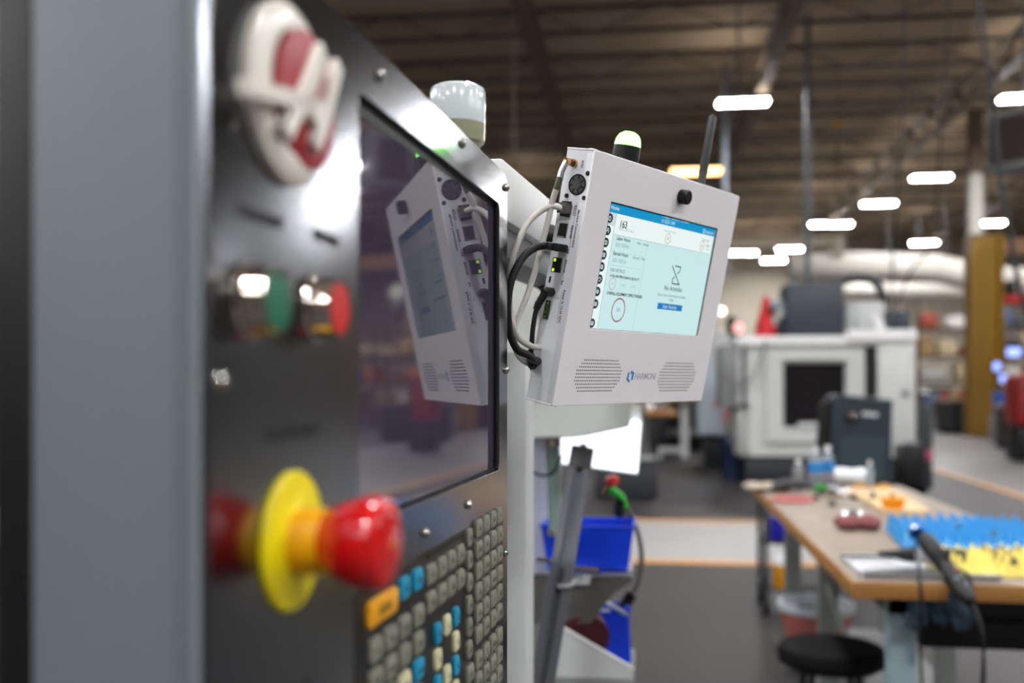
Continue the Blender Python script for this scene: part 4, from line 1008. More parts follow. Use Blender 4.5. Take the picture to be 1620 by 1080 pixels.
for i, (px, py, lab) in enumerate(((1290, 790, 'small dark fitting right of the red hose coil'), (1317, 800, 'tiny black fitting alone in the middle of the bench top'), (1350, 789, 'small black bolt near the corner of the pale board'))):
    p = onb(px, py); b = MB(); b.lathe([(0, 0), (.016, 0), (.018, .012), (.010, .020), (0, .02)], (p.x, p.y, BZ), seg=12); tag(b.build('dark_fitting', m_dark2), lab, 'fitting')
p = onb(1347, 815); b = MB(); b.lathe([(0, 0), (.045, 0), (.05, .01), (.03, .022), (0, .024)], (p.x, p.y, BZ), seg=24); tag(b.build('silver_dish', m_alu), 'small silver dish just behind the red cloth roll', 'dish')
p = onb(1312, 822); b = MB(); b.tube([(p.x - .03, p.y - .03, BZ + .004), (p.x, p.y, BZ + .004), (p.x + .05, p.y + .05, BZ + .004), (p.x + .10, p.y + .05, BZ + .004)], .002, 6); tag(b.build('thin_wire', m_mgrey), 'thin grey wire on the bench left of the red cloth', 'wire')
b = MB(); b.box((.80, 3.02, .67), (1.15, 3.75, .785), .01); b.build('black_box', m_black, bench, world=True)  # black box put in for the darkness under the bench top
# under the bench: white tub, stool, cart
t = thing('white_tub', 'white plastic tub with a wide rim on the lower shelf of the workbench', 'tub', T(.77, 4.62, .216))
b = MB(); b.lathe([(0, 0), (.11, 0), (.15, .20), (.168, .205), (.168, .235), (.15, .235), (.148, .20), (.108, .008), (0, .008)], seg=36); b.build('tub_body', mat('tub_white', (176, 182, 188), .4), t)
b = MB(); b.lathe([(0, .18), (.14, .18), (.14, .186), (0, .19)], seg=24); b.build('dark_inner_disc', m_dark2, t)  # dark disc that darkens the tub below its rim
b = MB(); b.lathe([(.125, .06), (.151, .18), (.150, .19), (.124, .07)], seg=36); b.build('red_band', mat('faded_red', (150, 80, 74), .5), t)
t = thing('round_stool', 'black round padded stool tucked in under the near end of the workbench', 'stool', T(.62, 3.42, 0))
b = MB(); b.lathe([(0, .50), (.15, .50), (.172, .515), (.176, .54), (.165, .565), (.12, .575), (0, .575)], seg=40); b.build('seat', mat('black_vinyl', (7, 7, 8), .7, spec=.15), t)
for k in range(4):
    a = PI/4 + k*PI/2; b = MB(); b.tube([(.10*math.cos(a), .10*math.sin(a), .50), (.17*math.cos(a), .17*math.sin(a), .0)], .011, 8, smooth=False); b.build('leg', m_black, t)
b = MB(); b.tube([(.145*math.cos(2*PI*k/24), .145*math.sin(2*PI*k/24), .22) for k in range(25)], .008, 8, smooth=False); b.build('foot_ring', m_black, t)
p = G(1212, 974, 0)
t = thing('tool_cart', 'narrow dark cart on black castors at the far left side of the workbench', 'cart', T(p.x, p.y, 0))
for x in (.0, .42):
    for yy in (0, .35):
        b = MB(); b.box((x - .015, yy - .015, .1), (x + .015, yy + .015, .78), .002); b.build('post', m_dark2, t)
        b = MB(); b.lathe([(.0, -.016), (.05, -.016), (.056, -.01), (.056, .01), (.05, .016), (0, .016)], (x, yy, .057), (1, 0, 0), 24); b.build('castor', m_black, t)
for z in (.16, .44, .76):
    b = MB(); b.box((-.015, -.015, z), (.435, .365, z + .015), .002); b.build('cart_shelf', m_dark2, t)
b = MB(); b.box((p.x + .03, p.y + .02, .456), (p.x + .13, p.y + .14, .60), .006); tag(b.build('dark_blue_box', mat('deep_blue_plastic', (26, 22, 150), .4)), 'deep blue box standing on the middle shelf of the cart', 'box')
t = thing('yellow_jug', 'clear jug with yellow liquid and white top on the lowest shelf of the cart', 'jug', T(p.x + .10, p.y + .02, .176))
b = MB(); b.lathe([(0, 0), (.055, 0), (.058, .01), (.058, .14), (0, .14)], seg=24); b.build('liquid_body', mat('amber_liquid', (206, 140, 20), .2), t)
b = MB(); b.lathe([(.058, .141), (.056, .18), (.02, .205), (.02, .225), (0, .225)], seg=24); b.build('jug_top', m_wcap, t)

# ------------------------------------------------------------------ white machining centre in the background
def yp(pts, Y): return [(v.x, v.z) for v in (yplane(*q, Y) for q in pts)]
YC = P(1290, 640, 13.5).y
cb = G(1320, 768, 0)
cnc = thing('machining_centre', 'large white machining centre with dark door window beyond the workbench', 'machine', T(cb.x, YC + .8, 0))
m_cnc = mat('machine_white', (190, 192, 188), .4, var=.04)
m_win = mat('dark_window', (20, 18, 22), .12, ior=1.6)
b = MB(); q = yp(((1180, 722), (1452, 722)), YC); b.box((q[0][0], YC + .05, 0), (q[1][0], YC + 1.9, q[0][1]), .02); b.build('base', mat('machine_base', (36, 40, 44), .5), cnc, world=True)
outer = yp(((1167, 536), (1386, 536), (1386, 722), (1184, 722), (1182, 690), (1186, 640), (1167, 640)), YC)
win = yp(((1240, 574), (1337, 574), (1337, 676), (1240, 676)), YC)
b = MB(); b.plate_hole(outer, win, YC, YC + .09); b.box((outer[0][0], YC + .0901, outer[3][1]), (outer[1][0], YC + 1.7, outer[0][1]), .02); b.build('body', m_cnc, cnc, world=True, bevel=.015)
b = MB(); b.box((win[0][0], YC + .05, win[2][1]), (win[1][0], YC + .085, win[0][1])); b.build('door_window', m_win, cnc, world=True)
fr_o = yp(((1212, 558), (1352, 558), (1352, 700), (1212, 700)), YC); fr_i = yp(((1236, 570), (1341, 570), (1341, 680), (1236, 680)), YC)
b = MB(); b.plate_hole(fr_o, fr_i, YC - .05, YC - .001); b.build('door_frame', m_cnc, cnc, world=True, bevel=.01)
q = yp(((1262, 668), (1302, 676)), YC); b = MB(); b.box((q[0][0], YC - .07, q[1][1]), (q[1][0], YC - .02, q[0][1]), .01); b.build('door_handle', m_lgrey, cnc, world=True)
q = yp(((1165, 532), (1388, 546)), YC); b = MB(); b.box((q[0][0], YC - .06, q[1][1]), (q[1][0], YC + .1, q[0][1]), .015); b.build('top_rail', m_white, cnc, world=True)
q = yp(((1368, 540), (1387, 628)), YC); b = MB(); b.box((q[0][0], YC - .012, q[1][1]), (q[1][0], YC - .002, q[0][1])); b.build('dark_gap', m_black, cnc, world=True)
q = yp(((1387, 526), (1447, 724)), YC); b = MB(); b.box((q[0][0], YC - .05, q[1][1]), (q[1][0], YC + 1.5, q[0][1]), .02); b.build('side_cabinet', m_cnc, cnc, world=True)
q = yp(((1338, 522), (1449, 540)), YC); b = MB(); b.box((q[0][0], YC - .10, q[1][1]), (q[1][0], YC + .6, q[0][1]), .015); b.build('cabinet_lip', m_white, cnc, world=True)
b = MB(); p = yplane(1432, 622, YC - .055); b.lathe([(.05, 0), (.05, .02), (.03, .03), (0, .03)], p, (0, -1, 0), 20); b.build('door_lock', m_mgrey, cnc, world=True)
q = yp(((1338, 478), (1400, 521)), YC + .5); b = MB(); b.box((q[0][0], YC + .5, q[1][1] - .05), (q[1][0], YC + 1.2, q[0][1]), .02); b.build('upper_box', m_lgrey, cnc, world=True)
b = MB(); b.prism(yp(((1378, 494), (1392, 494), (1404, 527), (1390, 527)), YC + .1), YC + .1, YC + .13, 'y'); b.build('leaning_panel', m_white, cnc, world=True)
for x0, x1 in ((1403, 1420), (1422, 1441)):
    q = yp(((x0, 491), (x1, 523)), YC + .3); b = MB(); b.box((q[0][0], YC + .3, q[1][1] - .04), (q[1][0], YC + .6, q[0][1]), .02); b.build('junction_box', m_dark, cnc, world=True)
q = yp(((1246, 447), (1336, 533)), YC + .15); b = MB(); b.box((q[0][0], YC + .15, q[1][1]), (q[1][0], YC + 1.0, q[0][1]), .02); b.build('spindle_cover', mat('slate_cover', (50, 56, 64), .45), cnc, world=True)
pts = [yplane(*v, YC + .7) for v in ((1325, 462), (1330, 448), (1350, 441), (1375, 442), (1390, 452), (1396, 470), (1397, 486))]
b = MB(); b.tube(pts, .062, 12); b.build('conduit_hose', m_dark2, cnc, world=True)
q = yp(((1162, 545), (1182, 645)), YC); b = MB(); b.box((q[0][0] - .18, YC + .05, q[1][1]), (q[1][0] - .06, YC + .9, q[0][1]), .02); b.build('side_panel', m_mgrey, cnc, world=True)
q = yp(((1174, 543), (1180, 645)), YC); b = MB(); b.box((q[0][0], YC - .03, q[1][1]), (q[1][0], YC - .01, q[0][1])); b.build('side_slot', m_dark2, cnc, world=True)
b = MB(); b.tube([yplane(*v, YC - .1) for v in ((1212, 538), (1204, 565), (1190, 598), (1172, 604), (1150, 590), (1138, 560))], .018, 8); b.build('drooping_hose', m_mgrey, cnc, world=True)
# things on top of it
b = MB(); b.lathe([(.0, 0), (.17, .0), (.15, .12), (.06, .5), (.02, .58), (0, .6)], yplane(1212, 533, YC + .45), (0, 0, 1), 12)
tag(b.build('red_cloth', mat('red_fabric', (196, 30, 40), .7)), 'bright red hanging cloth on top of the white machining centre', 'cloth')
t = thing('robot_arm', 'grey jointed arm with black motor beside the dark cover on the machine', 'robot arm', T(*yplane(1238, 533, YC + .4)))
b = MB(); b.tube([yplane(*v, YC + .4) for v in ((1219, 515), (1238, 495), (1243, 482))], .055, 10, smooth=False); b.build('forearm', m_lgrey, t, world=True)
b = MB(); b.sphere(yplane(1230, 482, YC + .4), .1, (1.2, 1, .8)); b.build('shoulder', mat('pale_blue_grey', (150, 164, 172), .4), t, world=True)
b = MB(); b.sphere(yplane(1221, 492, YC + .33), .055); b.build('motor', m_black, t, world=True)
q = yp(((1229, 500), (1246, 534)), YC + .35); b = MB(); b.box((q[0][0], YC + .35, q[1][1]), (q[1][0] - .01, YC + .5, q[0][1]), .02); b.build('arm_base', m_dark2, t, world=True)
# pale rounded machine to the left
dd_ = 16.2; pb = G(1135, 600 + EYE*FPX/dd_, 0); YD = pb.y
dm = thing('barrel_machine', 'pale grey rounded machine half hidden behind the right edge of the monitor', 'machine', T(pb.x, YD, 0))
b = MB(); q = yp(((1104, 560), (1150, 690)), YD); b.box((q[0][0], YD, q[1][1]), (q[1][0], YD + .9, q[0][1]), .08, 4); b.build('housing', mat('pale_blue_paint', (176, 188, 198), .4), dm, world=True)
b = MB(); a = yplane(1140, 575, YD + .2); b.lathe([(0, 0), (.24, 0), (.25, .05), (.25, .5), (.2, .62), (0, .66)], (a.x, a.y, a.z - .1), (0, 0, 1), 28); b.build('drum', m_lgrey, dm, world=True)
b = MB(); b.lathe([(.08, 0), (.08, .12), (0, .14)], yplane(1143, 556, YD), (0, -1, 0), 18); b.build('black_port', m_black, dm, world=True)
for px in (1118, 1132): 
    q = yp(((px, 690), (px + 6, 740)), YD + .1); b = MB(); b.box((q[0][0], YD + .1, 0), (q[1][0], YD + .2, q[0][1]), .01); b.build('leg', m_dark2, dm, world=True)
b = MB(); q = yp(((1115, 690), (1176, 738)), YD + .3); b.box((q[0][0], YD + .3, 0), (q[1][0], YD + .9, q[0][1]), .03); b.build('dark_base', m_black, dm, world=True)
t = thing('bench_vice', 'orange red clamp standing in front of the pale rounded machine', 'clamp', T(*yplane(1153, 700, YD - .3)))
b = MB(); b.tube([yplane(*v, YD - .3) for v in ((1128, 640), (1165, 641))], .035, 8, smooth=False); b.tube([yplane(*v, YD - .3) for v in ((1152, 638), (1154, 668))], lambda u: .05 + .03*u, 10, smooth=False); b.build('clamp_body', m_or, t, world=True)
b = MB(); a = yplane(1153, 668, YD - .3); b.cyl((a.x, a.y, 0), a, .03); b.cyl((a.x, a.y, 0), (a.x, a.y, .03), .16); b.build('stand', m_black, t, world=True)
p = G(1163, 760, 0)
t = thing('blue_drum', 'dark blue drum standing left of the white machining centre', 'drum', T(p.x, p.y + .2, 0))
b = MB(); b.lathe([(0, 0), (.17, 0), (.17, .02), (.16, .03), (.16, .38), (.17, .40), (.17, .6), (.16, .62), (0, .62)], seg=28); b.build('drum_body', mat('navy_drum', (22, 38, 66), .4), t)
t = thing('warm_work_lamp', 'small round pinkish lit lamp with black hood on the pale machine', 'lamp', T(*yplane(1167, 535, YD)))
b = MB(); b.sphere(yplane(1168, 519, YD), .085); b.build('globe', mat('pink_globe', (255, 200, 200), .4, emit=(255, 176, 170), es=.9), t, world=True)
q = yp(((1150, 500), (1164, 530)), YD); b = MB(); b.box((q[0][0], YD, q[1][1]), (q[1][0], YD + .15, q[0][1]), .03); b.build('hood', m_black, t, world=True)
b = MB(); a = yplane(1168, 530, YD); b.cyl((a.x, a.y, a.z - .12), a, .05); b.build('lamp_foot', m_black, t, world=True)

# dark control cabinet on a stand
dc_ = 7.2; YK = P(1357, 700, dc_).y
ck = thing('control_cabinet', 'dark slate control cabinet with a bright round dial behind the far end of the workbench', 'cabinet', T(P(1357, 700, dc_).x, YK + .15, 0))
q = yp(((1326, 624), (1413, 766)), YK); b = MB()
b.prism(yp(((1318, 628), (1326, 624), (1413, 632), (1409, 768), (1312, 768)), YK), YK, YK + .3, 'y'); b.build('cabinet_body', mat('slate_enamel', (44, 54, 60), .35), ck, world=True, bevel=.01)
b = MB(); b.prism(yp(((1306, 640), (1318, 628), (1312, 768), (1298, 768)), YK), YK + .02, YK + .28, 'y'); b.build('side_door', m_black, ck, world=True)
b = MB(); b.prism(yp(((1332, 690), (1402, 694), (1396, 760), (1326, 756)), YK), YK - .012, YK - .002, 'y'); b.build('lower_panel', mat('slate_enamel2', (52, 66, 74), .35), ck, world=True, bevel=.003)
b = MB(); b.lathe([(.045, 0), (.045, .02), (.03, .03), (0, .03)], yplane(1347, 658, YK), (0, -1, 0), 24); b.build('dial_rim', m_black, ck, world=True)
b = MB(); b.lathe([(.026, .03), (.026, .045), (.015, .055), (0, .056)], yplane(1347, 657, YK), (0, -1, 0), 24); b.build('dial', m_chrome, ck, world=True)
b = MB(); b.prism(yp(((1364, 651), (1389, 653), (1388, 659), (1363, 657)), YK), YK - .004, YK - .001, 'y'); b.build('name_plate', m_lgrey, ck, world=True)
b = MB(); b.box((P(1340, 700, dc_).x, YK + .05, 0), (P(1385, 700, dc_).x, YK + .25, yp(((1350, 768),), YK)[0][1])); b.build('pedestal', m_black, ck, world=True)
# dark box/cart behind the bench right of it
p = G(1452, 786, 0)
t = thing('dark_trolley', 'dark trolley with small grey and pink parts right of the control cabinet', 'trolley', T(p.x, p.y, 0))
b = MB(); b.box((-.16, 0, .12), (.07, .5, .62), .02); b.build('trolley_body', m_black, t)
b = MB(); b.box((.071, .0, .1), (.18, .4, 1.12), .02); b.build('tall_post', m_dark2, t)
b = MB(); b.box((.08, -.04, .46), (.17, -.001, .58), .01); b.build('pink_tag', mat('pink_tag', (150, 66, 90), .5), t)
for k in range(3):
    b = MB(); b.sphere((-.11 + .07*k, .1, .655), .04, (1, 1, .8), 12, 8); b.build('grey_fitting', m_mgrey, t)
    b = MB(); b.cyl((-.12 + .10*k, .1, .06), (-.12 + .10*k, .16, .06), .06); b.build('castor', m_black, t)

# centre background: desk, post, cabinet, mat
p = G(1083, 724, 0)
t = thing('steel_frame_table', 'grey steel framed table with thin top far behind under the monitor', 'table', T(p.x, p.y, 0))
b = MB(); b.box((-.065, -.05, 0), (.065, .05, 1.06)); b.build('leg', m_lgrey, t)
b = MB(); b.box((-1.6, -.05, 0), (-1.47, .05, 1.06)); b.build('leg', m_lgrey, t)
b = MB(); b.box((-1.47, -.04, .10), (-.066, .04, .2)); b.build('stretcher', m_lgrey, t)
b = MB(); b.box((-1.7, -.3, 1.061), (.2, 1.0, 1.11)); b.build('table_top', m_edge, t)
b = MB(); b.box((-1.2, .3, .25), (-.3, .8, .8), .03); b.build('stored_box', m_dark2, t)
p = G(1014, 790, 0)
t = thing('dark_tool_cabinet', 'dark tool cabinet with a wooden top and round grey tray right of the glaring white sheet', 'cabinet', T(p.x, p.y, 0))
b = MB(); b.box((-.55, 0, .02), (.20, .6, .46), .01); b.build('lower_body', m_dark2, t)
b = MB(); b.box((.10, 0, .462), (.20, .12, 1.02), .005); b.build('post', m_black, t)
b = MB(); b.box((-.5, .3, .462), (.09, .6, 1.02), .01); b.build('upper_body', mat('drab_grey', (84, 84, 78), .5), t)
b = MB(); b.lathe([(0, 0), (.24, 0), (.26, .04), (.26, .05), (.22, .05), (.2, .02), (0, .02)], (-.0, .18, .48), seg=32); b.build('round_tray', m_lgrey, t)
b = MB(); b.box((.05, -.05, 1.021), (.42, .5, 1.06), .004); b.build('wooden_top', m_edge, t)
for k, (xx, mm) in enumerate(((.11, m_white), (.2, m_mgrey), (.28, mat('dusty_brown', (120, 96, 84), .6)))):
    b = MB(); b.sphere((xx, .1, 1.12), .055, (1, 1, 1), 12, 8); b.build('small_part', mm, t)
b = MB(); q0 = G(1046, 796, 0); q1 = G(1140, 796, 0); q2 = G(1128, 764, 0); q3 = G(1050, 764, 0)
b.prism([(v.x, v.y) for v in (q0, q1, q2, q3)], .0071, .02, 'z'); tag(b.build('rubber_mat', mat('mat_black', (52, 50, 54), .7)), 'dark rubber floor mat beyond the pale walkway', 'floor mat')
p = G(1100, 722, 0)
t = thing('dark_machine', 'low black machine in the shadows between the table and the pale machine', 'machine', T(p.x, p.y + 1.6, 0))
b = MB(); b.box((-.9, 0, 0), (.7, 1.0, 1.05), .05); b.build('machine_body', m_black, t)
b = MB(); b.box((-.5, -.1, .3), (.3, 0, .45), .02); b.build('front_tray', m_mgrey, t)

# yellow building column
pc_ = G(1556, 690, 0); cy = pc_.y
col = thing('yellow_column', 'tall steel column, mustard yellow below and pale above, on the right', 'column', T(pc_.x, cy, 0))
def colseg(name, z0, z1, wd, m):
    h = wd / 2
    for nm, lo, hi in ((name + '_flange', (-h, -h*.8, z0), (-h + .06, h*.8, z1)), (name + '_flange', (h - .06, -h*.8, z0), (h, h*.8, z1)), (name + '_web', (-h + .0601, -.03, z0), (h - .0601, .03, z1))):
        b = MB(); b.box(lo, hi); b.build(nm, m, col)
z1 = yplane(1556, 372, cy).z
colseg('yellow', .02, z1, .76, m_yellow_col)
b = MB(); b.box((-.5, -.42, 0), (.5, .42, .0199)); b.build('base_plate', m_dark2, col)
b = MB(); b.box((-.36, -.15, z1 + .001), (-.06, .15, z1 + 1.55)); b.build('pale_shaft', mat('pale_column', (200, 196, 186), .5), col)
b = MB(); b.box((-.36, -.15, z1 + 1.551), (-.06, .15, 8.3)); b.build('brown_shaft', mat('brown_column', (96, 76, 58), .6), col)
b = MB(); b.box((.4, -.12, z1 - .5), (5.5, .12, z1 - .1)); b.build('jib_arm', mat('jib_orange', (112, 80, 50), .5), col)
b = MB(); b.box((.42, -.25, 3.6), (.7, .2, 3.95), .03); b.build('black_hoist', m_black, col)
b = MB(); b.box((.42, -.22, 3.35), (1.0, .2, 3.58), .03); b.build('red_hoist_block', mat('hoist_red', (170, 30, 34), .5), col)
# air ducts
def duct(name, pts, r, Y, label):
    t = thing(name, label, 'duct', T(*yplane(*pts[0], Y)))
    P3 = [yplane(*v, Y) for v in pts]
    b = MB(); b.tube(P3, r, 24, smooth=False); b.build('duct_skin', mat('duct_white', (196, 192, 182), .75, spec=.2), t, world=True)
    L_ = P3[0].x; k = 0
    while L_ < P3[-1].x and k < 14:
        for a_, c_ in zip(P3, P3[1:]):
            if a_.x <= L_ <= c_.x:
                f_ = (L_ - a_.x) / (c_.x - a_.x); c0 = a_.lerp(c_, f_); dr = (c_ - a_).normalized()
                b = MB(); b.cyl(c0 - dr*.03, c0 + dr*.03, r*1.025, seg=24); b.build('seam_band', m_lgrey, t, world=True)
        L_ += 1.1; k += 1
    for a_ in P3[:-1]:
        b = MB(); b.cyl((a_.x + .3, a_.y, a_.z + r*.9), (a_.x + .3, a_.y, HT), .015, seg=6); b.build('hanger_rod', m_mgrey, t, world=True)
duct('upper_air_duct', ((1250, 423), (1390, 422), (1480, 424), (1545, 440), (1700, 452)), .46, 34., 'thick white air duct crossing above the machining centre, upper of the two')
duct('lower_air_duct', ((1322, 460), (1440, 461), (1560, 460), (1700, 470)), .30, 37., 'thinner white air duct below the thick one, ending behind the black hose')
t = thing('jib_crane', 'beige jib beam with a short hanging post above the left end of the thick duct', 'crane', T(*yplane(1324, 400, 31)))
q = yp(((1120, 377), (1328, 389)), 31.); b = MB(); b.box((q[0][0], 31., q[1][1]), (q[1][0], 31.25, q[0][1])); b.build('beam', mat('beige_beam', (190, 180, 160), .5), t, world=True)
q = yp(((1315, 375), (1333, 408)), 31.); b = MB(); b.box((q[0][0], 30.9, q[1][1]), (q[1][0], 31.3, q[0][1] + .0)); b.build('post', mat('beige_beam', (190, 180, 160), .5), t, world=True)
a = yplane(1324, 376, 31.1); b = MB(); b.cyl((a.x, a.y, a.z), (a.x, a.y, HT), .03); b.build('hanger_rod', m_girder, t, world=True)
# drop poles, cords
m_pole = mat('galvanised_pole', (118, 126, 136), .5)
def pole(px, py0, d, zb, r, label, m=m_pole):
    p = P(px, 300, d); zt = HT
    t = thing('drop_pole', label, 'pole', T(p.x, p.y, zb))
    b = MB(); b.cyl((0, 0, 0), (0, 0, zt - zb), r, seg=12); b.build('tube', m, t)
    b = MB(); b.box((-r*1.8, -r*1.8, -.02), (r*1.8, r*1.8, .12), .01); b.build('end_box', m_mgrey, t)
pole(1278, 90, 20.5, 2.9, .062, 'pale grey vertical drop pole coming down to the dark machine cover')
pole(1147, 190, 24., 4.0, .070, 'pale grey drop pole just behind and right of the black antenna')
def cord(name, pts, r, label, m=m_blackr):
    b = MB(); b.tube(pts, r, 8); tag(b.build(name, m), label, 'cord')
cord('drop_cable', [P(1432, -10, 12), P(1430, 120, 12), P(1422, 280, 12), P(1412, 420, 12), P(1410, 520, 12)], .013, 'thin dark hanging cord left of the yellow column, right of the long pale pole')
cord('drop_cable', [P(1502, -10, 12), P(1496, 90, 12), P(1486, 250, 12), P(1474, 380, 12), P(1440, 430, 12.2), P(1420, 480, 12.4)], .013, 'dark hanging cord that sags sideways above the white duct')
cord('black_power_drop', [P(1546, -10, 7.5), P(1556, 60, 7.5), P(1570, 160, 7.5), P(1580, 260, 7.5), P(1594, 340, 7.5), P(1606, 420, 7.5), P(1624, 500, 7.5)], .019, 'long slightly curved dark cable hanging down the right edge of the picture', mat('cable_grey', (36, 36, 40), .5))
cord('lamp_cable', [P(1168, 4, 20), P(1168, 156, 20)], .03, 'short pale cord above the brightest white lamp', m_pole)
# heater unit at the right edge
YH = P(1600, 215, 14).y
t = thing('unit_heater', 'dark louvred heater unit with pale frame high at the right edge', 'heater', T(*yplane(1600, 270, YH)))
HM = Matrix.Translation(yplane(1612, 216, YH)) @ Matrix.Rotation(R(-52), 4, 'Z')
b = MB(HM); b.box((-.5, 0, -.42), (.9, .6, .42), .02); b.build('heater_casing', m_mgrey, t, world=True)
b = MB(HM); b.box((-.44, -.012, -.33), (.84, -.001, .33)); b.build('heater_face', mat('heater_dark', (44, 34, 30), .5), t, world=True)
for k in range(9):
    b = MB(HM); b.box((-.44, -.03, -.30 + k*.073), (.84, -.013, -.285 + k*.073)); b.build('louvre', mat('louvre_brown', (70, 56, 50), .5), t, world=True)
b = MB(); a = yplane(1622, 170, YH + .3); b.cyl(a, (a.x, a.y, HT), .02); b.build('hanger_rod', m_mgrey, t, world=True)
# yellow hook blocks under the roof
for i, (px, py, d, lab) in enumerate(((813, 312, 16, 'yellow hook block hanging left of the monitor above the white arm'), (1325, 197, 24, 'dim yellow hook block hanging under the roof right of the long pole'))):
    p = P(px, py, d); t = thing('hook_block', lab, 'hook block', Matrix.Translation(p))
    b = MB(); b.lathe([(0, -.13), (.08, -.11), (.1, 0), (.08, .11), (0, .13)], (0, 0, 0), (0, 1, 0), 18); b.build('block', mat('hook_yellow', (210, 160, 10), .4), t)
    b = MB(); b.cyl((0, 0, .1), (0, 0, HT - p.z), .012, seg=6); b.build('chain', m_girder, t)
    b = MB(); b.tube([(0, 0, -.1), (0, 0, -.17), (.05, 0, -.22), (.0, 0, -.27), (-.04, 0, -.24)], .015, 8); b.build('hook', m_mgrey, t)
# racks with boxes on the right
random.seed(11)
cols = [('tan', (172, 142, 96)), ('brown', (120, 84, 58)), ('rust red', (150, 62, 44)), ('pale grey', (170, 168, 164)), ('dark grey', (56, 58, 62)), ('white', (206, 204, 200)), ('beige', (186, 168, 132)), ('dull orange', (186, 104, 50)), ('slate blue', (70, 84, 110))]
def rack(x0, y0, nb, levels, bw, dp, lab, seed):
    random.seed(seed)
    t = thing('storage_rack', lab, 'rack', T(x0, y0, 0)); m_up = mat('rack_brown', (84, 62, 48), .5)
    for i in range(nb + 1):
        for yy in (0, dp):
            b = MB(); b.box((i*bw - .04, yy - .04, 0), (i*bw + .04, yy + .04, levels[-1] + .9)); b.build('upright', m_up, t)
    for z in levels:
        b = MB(); b.box((0, 0, z - .07), (nb*bw, dp, z)); b.build('rack_shelf', m_up, t)
    return t
def fill(x0, y0, nb, levels, bw, where, seed):
    random.seed(seed)
    nums = ('first', 'second', 'third', 'fourth', 'fifth', 'sixth', 'seventh', 'eighth', 'ninth', 'tenth', 'eleventh', 'twelfth')
    ords = ('lowest', 'second', 'third', 'fourth', 'top')
    for li, z in enumerate(levels):
        x = x0 + .12; k = 0
        while x < x0 + nb*bw - .5:
            wd = random.uniform(.35, .75); h = random.uniform(.25, .62); cn, cc = random.choice(cols)
            b = MB(); yy = y0 + random.uniform(.02, .2); b.box((x, yy, z + .001), (x + wd, yy + .6, z + h), .015)
            side = ('left', 'middle', 'right')[min(2, int(3*(x - x0)/(nb*bw)))]
            tag(b.build('storage_box', mat('box_' + cn.replace(' ', '_'), cc, .6)), '%s box, %s from left on the %s shelf, %s' % (cn, nums[k], ords[li], where), 'box', 'boxes on the %s' % where)
            x += wd + random.uniform(.05, .35); k += 1
lv = [.5, 1.35, 2.2, 3.05]
ra = P(1452, 600, 31)
rack(ra.x, ra.y, 2, lv, 2.2, 1.0, 'brown storage rack full of boxes left of the yellow column', 1); fill(ra.x, ra.y, 2, lv, 2.2, 'rack left of the yellow column', 5)
rb = P(1588, 600, 27)
rack(rb.x, rb.y, 2, lv[:3], 2.4, 1.0, 'storage rack with boxes right of the yellow column', 2); fill(rb.x, rb.y, 2, lv[:3], 2.4, 'rack right of the yellow column', 8)
rc = P(1130, 600, 45); 
rack(rc.x, rc.y, 3, lv[:2], 2.6, 1.0, 'low storage rack by the corrugated far wall', 3); fill(rc.x, rc.y, 3, lv[:2], 2.6, 'rack by the far wall', 9)
# dark benches left and right of the column
def dark_bench(px, py, wd, dp, lab, seed):
    random.seed(seed); p = G(px, py, 0)
    t = thing('dark_workbench', lab, 'workbench', T(p.x, p.y, 0))
    b = MB(); b.box((0, 0, .86), (wd, dp, .92), .01); b.build('bench_top', mat('worn_bench', (150, 130, 112), .5), t)
    b = MB(); b.box((.05, .05, .02), (wd*.42, dp - .05, .858), .01); b.build('black_box', m_black, t)
    for k in range(4):
        b = MB(); b.box((.08, .035, .10 + k*.19), (wd*.40, .049, .26 + k*.19), .004); b.build('drawer_front', m_dark2, t)
    b = MB(); b.box((wd*.55, .05, .02), (wd - .05, dp - .05, .858), .01); b.build('cupboard', mat('navy_dark', (24, 26, 40), .5), t)
    for k in range(5):
        cn, cc = random.choice(cols); x = .1 + k*wd/5.3
        b = MB(); b.box((0, 0, 0), (wd*.12, .2, random.uniform(.12, .32)), .01)
        o = b.build('bench_item', mat('box_' + cn.replace(' ', '_'), cc, .6)); o.location = (p.x + x, p.y + .2, .921)
        tag(o, '%s item, %s from the left, on the bench %s' % (cn, ('first', 'second', 'third', 'fourth', 'fifth')[k], lab.split('dark workbench ')[1].split(' with')[0]), 'item')
dark_bench(1488, 686, 1.3, .8, 'dark workbench just left of the yellow column with clutter', 21)
dark_bench(1590, 712, 1.6, .8, 'dark workbench at the right edge with clutter', 22)
p = G(1480, 660, 0)
t = thing('spool_machine', 'dark machine with a pale curved guard left of the dark workbench', 'machine', T(p.x, p.y, 0))
b = MB(); b.box((-.6, 0, 0), (.7, .9, 1.15), .05); b.build('machine_body', m_dark2, t)
b = MB(); b.tube([(-.6, -.1, .95), (-.2, -.12, .85), (.1, -.1, .62)], .12, 12); b.build('curved_guard', m_lgrey, t)
b = MB(); b.lathe([(.18, 0), (.32, 0), (.32, .1), (.18, .1), (.18, 0)], (-.2, -.14, .42), (0, -1, 0), 28); b.build('hand_wheel', m_mgrey, t)
p = G(1590, 690, 0)
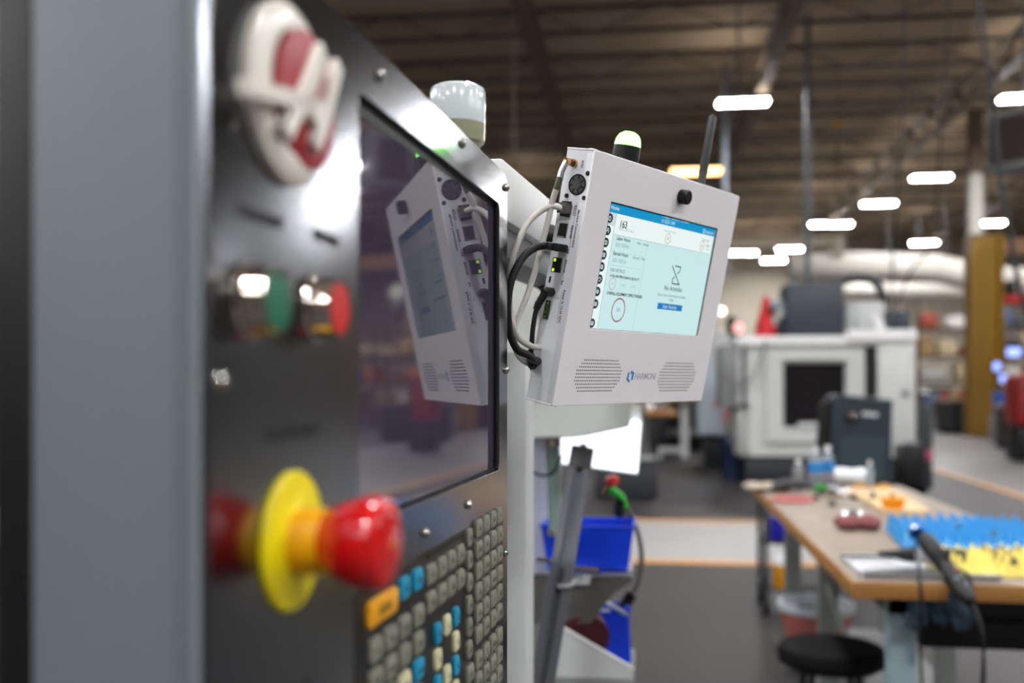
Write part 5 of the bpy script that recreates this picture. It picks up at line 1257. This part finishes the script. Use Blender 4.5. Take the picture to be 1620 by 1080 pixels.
b = MB(); bin_mesh(b, .5, .45, .55, .95, .02, M=T(P(1593, 640, 23).x, P(1593, 640, 23).y, .62)); o = b.build('blue_tote', mat('tote_blue', (20, 96, 190), .4)); tag(o, 'bright blue tote standing between the yellow column and the right edge', 'tote')
b = MB(); b.box((P(1575, 640, 23).x, P(1575, 640, 23).y - .2, 0), (P(1612, 640, 23).x, P(1612, 640, 23).y + .4, .618), .02); tag(b.build('tote_stand', m_mgrey), 'grey stand under the bright blue tote', 'stand')
# red machine at the right edge and blue indicator lights
p = G(1640, 730, 0)
t = thing('red_machine', 'red painted machine cut off by the right edge', 'machine', T(p.x, p.y, 0))
b = MB(); b.box((-.34, 0, .6), (.15, .7, 1.55), .12, 4); b.build('red_cover', mat('machine_red', (140, 26, 24), .45), t)
b = MB(); b.box((-.30, .05, 0), (.15, .65, .599), .02); b.build('dark_base', m_black, t)
m_bl = mat('blue_lit_lens', (90, 120, 255), .4, emit=(170, 190, 255), es=1.3)
for i, (px, py, d, sx_2, lab) in enumerate(((1604, 557, 24, .16, 'blue-white glowing light strip at the right edge, topmost of three'), (1577, 580, 24, .08, 'small round blue light touching the right side of the yellow column'), (1592, 599, 24, .15, 'bright blue light below the two others right of the column'))):
    a = P(px, py, d); t = thing('indicator_light', lab, 'light', Matrix.Translation(a), 'blue lights right of the column')
    b = MB(); b.box((-sx_2, -.05, -.10), (sx_2, .05, .10), .04); b.build('lens', m_bl, t)
    b = MB(); b.box((-sx_2 - .03, .0501, -.13), (sx_2 + .03, .14, .13), .02); b.build('fixture', m_black, t)
    b = MB(); b.cyl((0, .1, -.13), (0, .1, -(a.z)), .02, seg=6); b.build('stem', m_black, t)
a = P(1141, 492, 50); t = thing('wall_lamp', 'tiny bright wall lamp touching the right edge of the monitor', 'lamp', Matrix.Translation(a))
b = MB(); b.sphere((0, 0, 0), .16); b.build('globe', mat('warm_globe', (255, 250, 235), .4, emit=(255, 250, 235), es=4), t)
b = MB(); b.cyl((0, 0, .1), (0, 0, HT - a.z), .02, seg=6); b.build('stem', m_girder, t)
